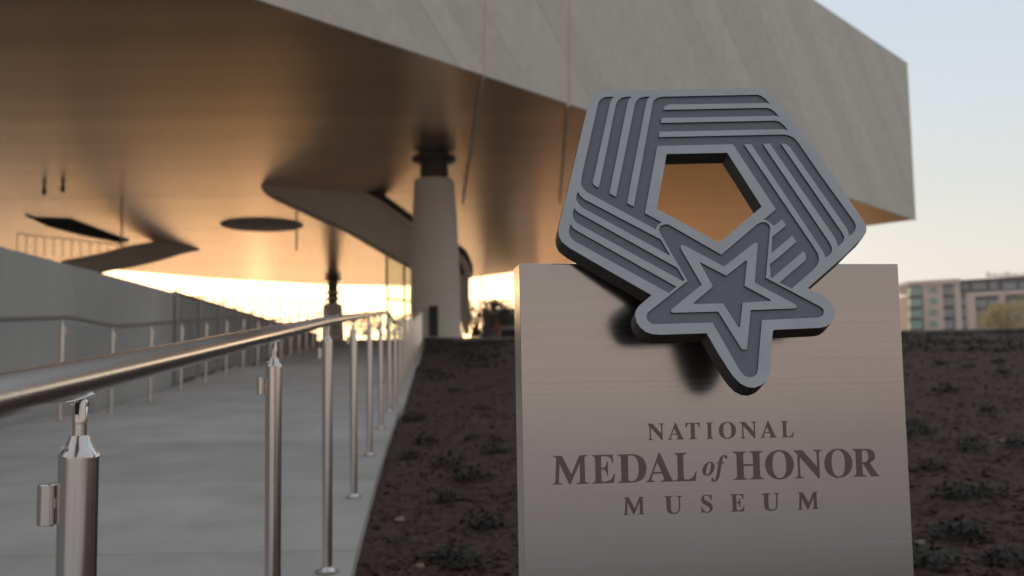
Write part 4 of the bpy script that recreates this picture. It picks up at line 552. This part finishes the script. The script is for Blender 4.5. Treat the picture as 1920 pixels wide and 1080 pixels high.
# sweeping stairs as solid ribbons
def ribbon(label, secs, depth, mt=None, name='sweeping_stair', treads=False):
    t = thing(name, (0, 0, PZ), label, 'staircase'); off = Vector((0, 0, -PZ))
    top = [at(x, y0, Y)+off for x, y0, y1, Y in secs]; bot = [at(x, y1, Y)+off for x, y0, y1, Y in secs]
    def fine(L):
        out = []
        n = len(L)
        for i in range(n-1):
            p0, p1, p2, p3 = L[max(i-1, 0)], L[i], L[i+1], L[min(i+2, n-1)]
            for j in range(6):
                u = j/6; out.append(.5*((2*p1)+(p2-p0)*u+(2*p0-5*p1+4*p2-p3)*u*u+(3*p1-p0-3*p2+p3)*u**3))
        out.append(L[-1]); return out
    top, bot = fine(top), fine(bot); n = len(top)
    nor = []
    for i in range(n):
        d = top[min(i+1, n-1)]-top[max(i-1, 0)]; d.z = 0
        nor.append(Vector((-.2, 1, 0)).normalized()*depth)
    vs = top+bot+[p+q for p, q in zip(bot, nor)]+[p+q for p, q in zip(top, nor)]
    fs = [(a*n+i, a*n+i+1, ((a+1) % 4)*n+i+1, ((a+1) % 4)*n+i) for i in range(n-1) for a in range(4)]+[(0, n, 2*n, 3*n), (n-1, 2*n-1, 3*n-1, 4*n-1)]
    m = MB(); m.add(vs, fs); m.build('stair_body', M['stair'], t, smooth=True)
    m = MB(); m.tube([p+Vector((0, -.06, .02)) for p in top], .15, 8); m.build('edge_trim', M['trim'], t, smooth=True)
    if treads:
        for i in range(int(n*.35), n-1, 1):
            m = MB(); c = top[i]+nor[i]*.62+Vector((0, 0, .30)); m.box(-.25, .25, -.5, .5, -.2, .22, Matrix.Translation(c) @ Matrix.Rotation(math.atan2(nor[i].y, nor[i].x)-PI/2, 4, 'Z')); m.build('tread', M['dark'], t)
    return t
ribbon('broad sweeping stair curving down from the soffit behind the big column', [(484, 337, 341, 43), (500, 337.5, 357, 43.2), (525, 338.5, 371, 43.5), (560, 342, 387, 44), (600, 345, 406, 44.5), (650, 353, 428, 45), (700, 376, 457, 45.4), (740, 402, 480, 45.6), (785, 434, 505, 45.4), (830, 462, 540, 45), (866, 488, 585, 44.6), (880, 520, 625, 44)], 1.3, treads=True)
ribbon('pointed stair landing sweeping out at the left behind the grey wall', [(120, 494, 520, 52), (160, 487, 514, 54), (200, 478, 505, 56), (250, 465, 496, 58), (300, 458, 484, 60), (340, 459, 472, 61.5), (371, 463, 466, 62.5)], 1.0)
rl = thing('stair_railing', (0, 0, 0), 'row of thin balusters on the left stair silhouetted against glowing soffit', 'railing')
pr = None
for k in range(13):
    q = k/12; px = 32+q*205; yb = 478+q*8; ytp = 430+q*22; Yq = 50+q*6
    a, b = at(px, yb, Yq), at(px, ytp+8, Yq); m = MB(); m.tube([a, b], .022, 6); m.build('baluster', M['trim'], rl)
a = [at(32+q/6*205, 438+q/6*22, 50+q) for q in range(7)]; m = MB(); m.tube(a, .028, 8); m.build('top_rail', M['trim'], rl)
# glazed enclosure between stair and column
gl_ = thing('glass_enclosure', (0, 0, 0), 'pale green glass enclosure standing just left of the big column', 'glass enclosure')
A_, B_ = at(726, 640, 47), at(790, 640, 49.5); zt = at(726, 474, 47).z
for k in range(2):
    p, q = A_.lerp(B_, k/2), A_.lerp(B_, (k+1)/2); m = MB(); m.add([(p.x, p.y, PZ), (q.x, q.y, PZ), (q.x, q.y, zt), (p.x, p.y, zt), (p.x, p.y+.03, PZ), (q.x, q.y+.03, PZ), (q.x, q.y+.03, zt), (p.x, p.y+.03, zt)], [(0, 1, 2, 3), (4, 7, 6, 5), (0, 4, 5, 1), (1, 5, 6, 2), (2, 6, 7, 3), (3, 7, 4, 0)]); m.build('glass_pane', M['clear'], gl_)
for k in range(3): p = A_.lerp(B_, k/2); m = MB(); m.box(p.x-.05, p.x+.05, p.y-.09, p.y-.01, PZ, zt); m.build('mullion', M['fence'], gl_)
for z in (zt, at(726, 560, 47).z): m = MB(); m.bar((A_.x, A_.y-.06, z), (B_.x, B_.y-.06, z), .08, .08); m.build('glass_rail', M['fence'], gl_)
# ------------------------------------------------------------------ trees
def tree(name, base, h, r, mt, n, ls, label, trunk=.3, group=None, cat='tree'):
    t = thing(name, base, label, cat, group); rd = random.Random(hash(label) % 1000 if False else int(base[0]*7+base[1]))
    m = MB(); pts = [(0, 0, 0), (.02*h, 0, h*.3), (-.01*h, .01*h, h*.62), (0, 0, h*.85)]; m.tube(pts, [trunk, trunk*.75, trunk*.45, trunk*.12], 10)
    cl = []
    for k in range(9):
        a = k*2.4; z0 = h*(.3+.05*k); e = Vector((math.cos(a)*r*.75, math.sin(a)*r*.75, z0+h*.22)); m.tube([(0, 0, z0), e*.55+Vector((0, 0, z0*.45)), e], [trunk*.35, trunk*.2, trunk*.05], 6); cl.append((e, r*.42))
    m.build('trunk', M['bark'], t, smooth=True)
    for k in range(14):
        a = rd.random()*6.28; q = math.sqrt(rd.random())*r*.7; z = h*rd.uniform(.4, .95); q *= 1-.6*max(0, z/h-.6)/.4; cl.append((Vector((math.cos(a)*q, math.sin(a)*q, z)), r*rd.uniform(.25, .42)))
    m = MB()
    for k in range(n):
        c, cr_ = cl[rd.randrange(len(cl))]; d = Vector((rd.gauss(0, 1), rd.gauss(0, 1), rd.gauss(0, .8))).normalized()*cr_*rd.random()**.4; p = c+d
        u = Vector((rd.gauss(0, 1), rd.gauss(0, 1), rd.gauss(0, 1))).normalized()*ls; v = u.cross(Vector((rd.gauss(0, 1), rd.gauss(0, 1), 1))).normalized()*ls*.6
        m.add([p-u, p+v, p+u, p-v], [(0, 1, 2, 3)])
    m.build('crown', mt, t); return t
p = at(1893, 640, 150); tree('autumn_tree', (p.x, p.y, p.z-7), 13.2, 4.6, M['yleaf'], 9000, .17, 'yellow green autumn tree in front of the apartment block at the right edge', .35)
p = at(925, 640, 78); tree('tree', (p.x, p.y, PZ), at(925, 565, 78).z-PZ, 1.5, M['gleaf'], 3000, .10, 'dark green tree between the column and the sign', .12)
p = at(886, 640, 66); tree('tree', (p.x, p.y, PZ), at(880, 560, 66).z-PZ, .9, M['gleaf'], 900, .08, 'sparse tree right beside the base of the big column', .08)
p = at(945, 640, 84); tree('tree', (p.x, p.y, PZ), at(945, 578, 84).z-PZ, 1.3, M['gleaf'], 1400, .10, 'sparse low tree touching the left edge of the sign', .10)
for px, py, Y, r, lab in ((700, 575, 62, 1.2, 'sparse shrub seen through the handrail left of the glass enclosure'), (750, 592, 58, 1.0, 'leafy shrub at the foot of the glass enclosure'), (660, 590, 70, 1.2, 'low bush beside the distant column')):
    p = at(px, 640, Y); tree('shrub', (p.x, p.y, PZ), at(px, py, Y).z-PZ, r, M['gleaf'], 700, .07, lab, .05, cat='shrub')
# booths, van, mast beyond the column
def canopy(px0, px1, py0, py1, Y, mt, lab):
    a, b = at(px0, py1, Y), at(px1, py0, Y); t = thing('market_tent', ((a.x+b.x)/2, Y, PZ), lab, 'tent'); w = abs(b.x-a.x)/2; h = b.z-PZ
    m = MB(); m.add([(-w, -w, h*.72), (w, -w, h*.72), (w, w, h*.72), (-w, w, h*.72), (0, 0, h), (-w, -w, h*.6), (w, -w, h*.6), (w, w, h*.6), (-w, w, h*.6)], [(0, 1, 4), (1, 2, 4), (2, 3, 4), (3, 0, 4), (0, 5, 6, 1), (1, 6, 7, 2), (2, 7, 8, 3), (3, 8, 5, 0)]); m.build('canopy', mt, t)
    for i in (-1, 1):
        for j in (-1, 1): m = MB(); m.tube([(i*w, j*w, 0), (i*w, j*w, h*.7)], .03, 8); m.build('leg', M['fence'], t)
    m = MB(); m.box(-w*.8, w*.8, -w*.5, w*.5, 0, h*.3); m.build('counter', mt, t)
canopy(884, 902, 602, 622, 70, M['red'], 'small faded red tent on the plaza right of the big column')
canopy(904, 926, 604, 625, 66, M['blue'], 'small faded blue tent on the plaza between the column and the sign')
canopy(924, 942, 596, 622, 74, mat('terracotta_cloth', (.42, .17, .12), .8, var=.1, scale=2), 'small terracotta coloured tent nearest the left edge of the sign')
a = at(955, 612, 68); t = thing('white_van', (a.x, a.y, PZ), 'white van parked beyond the left edge of the sign', 'van')
m = MB(); h = at(955, 612, 68).z-PZ
prof = [(-.9, .35), (-.95, h*.55), (-.8, h*.62), (-.62, h*.96), (-.4, h), (2.4, h), (2.5, h*.9), (2.5, .35)]
vs = [(x, y, z) for y in (-.9, .9) for x, z in prof]; n = len(prof)
m.add(vs, [tuple(range(n)), tuple(range(n, 2*n))]+[(i, (i+1) % n, (i+1) % n+n, i+n) for i in range(n)]); m.build('body', M['white'], t)
m = MB(); m.box(-.55, 2.2, -.915, -.902, h*.62, h*.88); m.build('side_window', M['dark'], t)
for x in (-.35, 1.9):
    for y in (-.86, .86): m = MB(); m.tube([(x, y-.08, .33), (x, y+.08, .33)], .33, 20); m.build('wheel', M['dark'], t)
a = at(905, 640, 90); t = thing('lattice_mast', (a.x, a.y, PZ), 'faint lattice mast with tilted dark head rising right of the column', 'mast')
hm = at(908, 515, 90).z-PZ
for dx_ in (-1, 1): m = MB(); m.tube([(dx_*.9, 0, 0), (0, 0, hm)], .05, 6); m.build('leg', M['fence'], t)
for k in range(1, 6): q = k/6; m = MB(); m.bar((-.9*(1-q), 0, hm*q), (.9*(1-q), 0, hm*q), .04); m.build('brace', M['fence'], t)
m = MB(); m.tube([(.1, 0, hm), (-.55, 0, hm+1.1)], .16, 10); m.build('lamp_head', M['dark'], t)
m = MB(); p0, p1 = at(868, 564, 60), at(962, 562, 60); m.tube([p0, p0.lerp(p1, .5)-Vector((0, 0, .08)), p1], .02, 6); tag(m.build('overhead_wire', M['dark']), 'thin dark wire strung across the gap between column and sign', 'wire')
for x_, px_ in ((0, 866), (1, 972)): 
    p = at(px_, 562, 60); m = MB(); m.tube([(p.x, p.y, PZ), p], .05, 8); tag(m.build('wire_pole', M['fence']), 'slim pole carrying the thin wire behind the big column' if x_ == 0 else 'slim pole carrying the thin wire behind the sign', 'pole')
a = at(950, 590, 95); m = MB(); m.box(-2.2, 3, 0, .4, 0, at(950, 578, 95).z-PZ); o = m.build('low_wall', M['trim']); o.location = (a.x, a.y, PZ); tag(o, 'sunlit tan wall beyond the van beside the sign edge', 'wall')
a = at(957, 600, 88); m = MB(); m.box(-.5, .5, 0, .08, at(957, 612, 88).z-PZ, at(957, 592, 88).z-PZ); m.box(-.04, .04, 0.02, .06, 0, at(957, 612, 88).z-PZ); o = m.build('green_sign', M['green']); o.location = (a.x, a.y, PZ); tag(o, 'small green board on a post beyond the left edge of the sign', 'sign board')
# ------------------------------------------------------------------ apartment block and brick house behind the bed
def Yb(px): return 281-(px-1703)*14/217
def bp(px, py, off=0): return at(px, py, Yb(px)+off)
apt = thing('apartment_building', (0, 0, 0), 'pink and dark grey apartment block with green glazed bays beyond the planted slope', 'building')
def brect(name, x0, x1, y0, y1, mt, off=0., dep=1., parent=apt):
    """front rectangle by its outline, off metres proud (negative) of the wall line, dep metres deep"""
    xm = (x0+x1)/2
    zt_, zb_ = bp(xm, y0, off).z, bp(xm, y1, off).z
    a, b = bp(x0, y0, off), bp(x1, y0, off); d = Vector((0, dep, 0)); m = MB()
    vs = [(p.x, p.y, z) for p in (a, b, b+d, a+d) for z in (zb_, zt_)]
    m.add(vs, [(0, 2, 3, 1), (2, 4, 5, 3), (4, 6, 7, 5), (6, 0, 1, 7), (0, 6, 4, 2), (1, 3, 5, 7)]); return m.build(name, mt, parent)
LOW = 700
brect('main_wall', 1706, 1985, 546, LOW, M['bgdark'], 1.2, 14)
brect('upper_storey', 1799, 1985, 525, 545, M['bgdark'], 2.5, 12)
brect('roof_slab', 1797, 1990, 519.5, 524, M['dark'], .8, 15)
brect('wing_wall', 1729, 1767.5, 530, LOW, M['pink'], 0, 10)
brect('wing_pier', 1790, 1800, 530, LOW, M['pink'], -.1, 10)
brect('parapet', 1702, 1801, 525, 533, M['pink'], -.5, 11)
brect('wing_back', 1706, 1800, 533.5, 546, M['bgdark'], 1.2, 9)
for k in range(5):
    y0 = 539+21*k
    brect('glazed_bay', 1706, 1728, y0, y0+14, M['glassg'], -.4, 1.5)
    brect('spandrel', 1705.5, 1728.5, y0+14.3, y0+20.6, M['bgdark'], -.6, 1.6)
    f_ = brect('window', 1741, 1757, y0-1, y0+10, M['glassg'], -.12, .1); brect('pane', 1748.6, 1749.6, y0-1, y0+10, M['bgdark'], -.2, .06, f_)
    brect('bay_glazing', 1770, 1787, y0-2, y0+13, M['glassd'], .9, .3)
    brect('balcony_slab', 1768, 1789.8, y0+14, y0+16.5, M['dark'], .0, 1.2)
    if k:
        brect('bay_glazing', 1802, 1813, y0-2, y0+12, M['glassd'], .9, .3)
        brect('bay_glazing', 1831, 1850, y0-2+4, y0+15, M['glassd'], .9, .3)
        brect('bay_glazing', 1853, 1872, y0-2+4, y0+15, M['glassd'], .9, .3)
        brect('bay_glazing', 1890, 1912, y0-2+4, y0+15, M['glassd'], .9, .3)
        brect('bay_glazing', 1916, 1940, y0-2+4, y0+15, M['glassd'], .9, .3)
brect('frame_pier', 1814.5, 1828, 552.5, LOW, M['pink'], -.3, 2)
brect('frame_pier', 1875, 1885, 552.5, LOW, M['pink'], -.3, 2)
brect('frame_pier', 1945, 1956, 552.5, LOW, M['pink'], -.3, 2)
brect('frame_beam', 1814, 1985, 544.5, 552, M['pink'], -.35, 2.2)
for x0, x1 in ((1803, 1815), (1822, 1848), (1856, 1870), (1880, 1905), (1912, 1932)): brect('top_window', x0, x1, 528, 542, M['glassd'], 2.3, .15)
m = MB(); rd = random.Random(5)
for k in range(40):
    px = 1850+k*2.3; p = bp(px, 519.5, 4); m.bar(p, p+Vector((rd.uniform(-.2, .2), 0, rd.uniform(.5, 1.5))), .12)
m.build('roof_railing', M['dark'], apt)
bh = thing('brick_house', (0, 0, 0), 'red brick building peeping out between the sign and the apartment block', 'building')
def q2(name, x0, x1, y0, y1, mt, Y, dep): 
    a, b = at(x0, y0, Y), at(x1, y1, Y); m = MB(); m.box(a.x, b.x, Y, Y+dep, b.z, a.z); return m.build(name, mt, bh)
q2('wall', 1670, 1706, 577, 700, M['brick'], 330, 12); q2('stone_band', 1669, 1707, 600, 604, M['pink'], 329.8, .15)
q2('roof', 1669, 1695, 571, 576.8, M['bgdark'], 329, 14); q2('chimney', 1690, 1694, 564, 570.8, M['bgdark'], 332, 3)
for x0 in (1680, 1690, 1698): q2('window', x0, x0+4, 584, 594, M['glassd'], 329.9, .08); q2('window', x0, x0+4, 608, 618, M['glassd'], 329.9, .08)

# ------------------------------------------------------------------ thin haze box added to lift the dark tones like lens veil
hz = bpy.data.materials.new('veil_haze'); hz.use_nodes = True; ht_ = hz.node_tree; ht_.nodes.remove(ht_.nodes['Principled BSDF'])
pv = ht_.nodes.new('ShaderNodeVolumePrincipled'); pv.inputs['Color'].default_value = (.95, .93, .92, 1); pv.inputs['Density'].default_value = .0007; pv.inputs['Anisotropy'].default_value = .3
ht_.links.new(pv.outputs[0], ht_.nodes['Material Output'].inputs['Volume'])
m = MB(); m.box(-905, 905, -65, 1105, -2.1, 34); tag(m.build('haze', hz), kind='stuff')
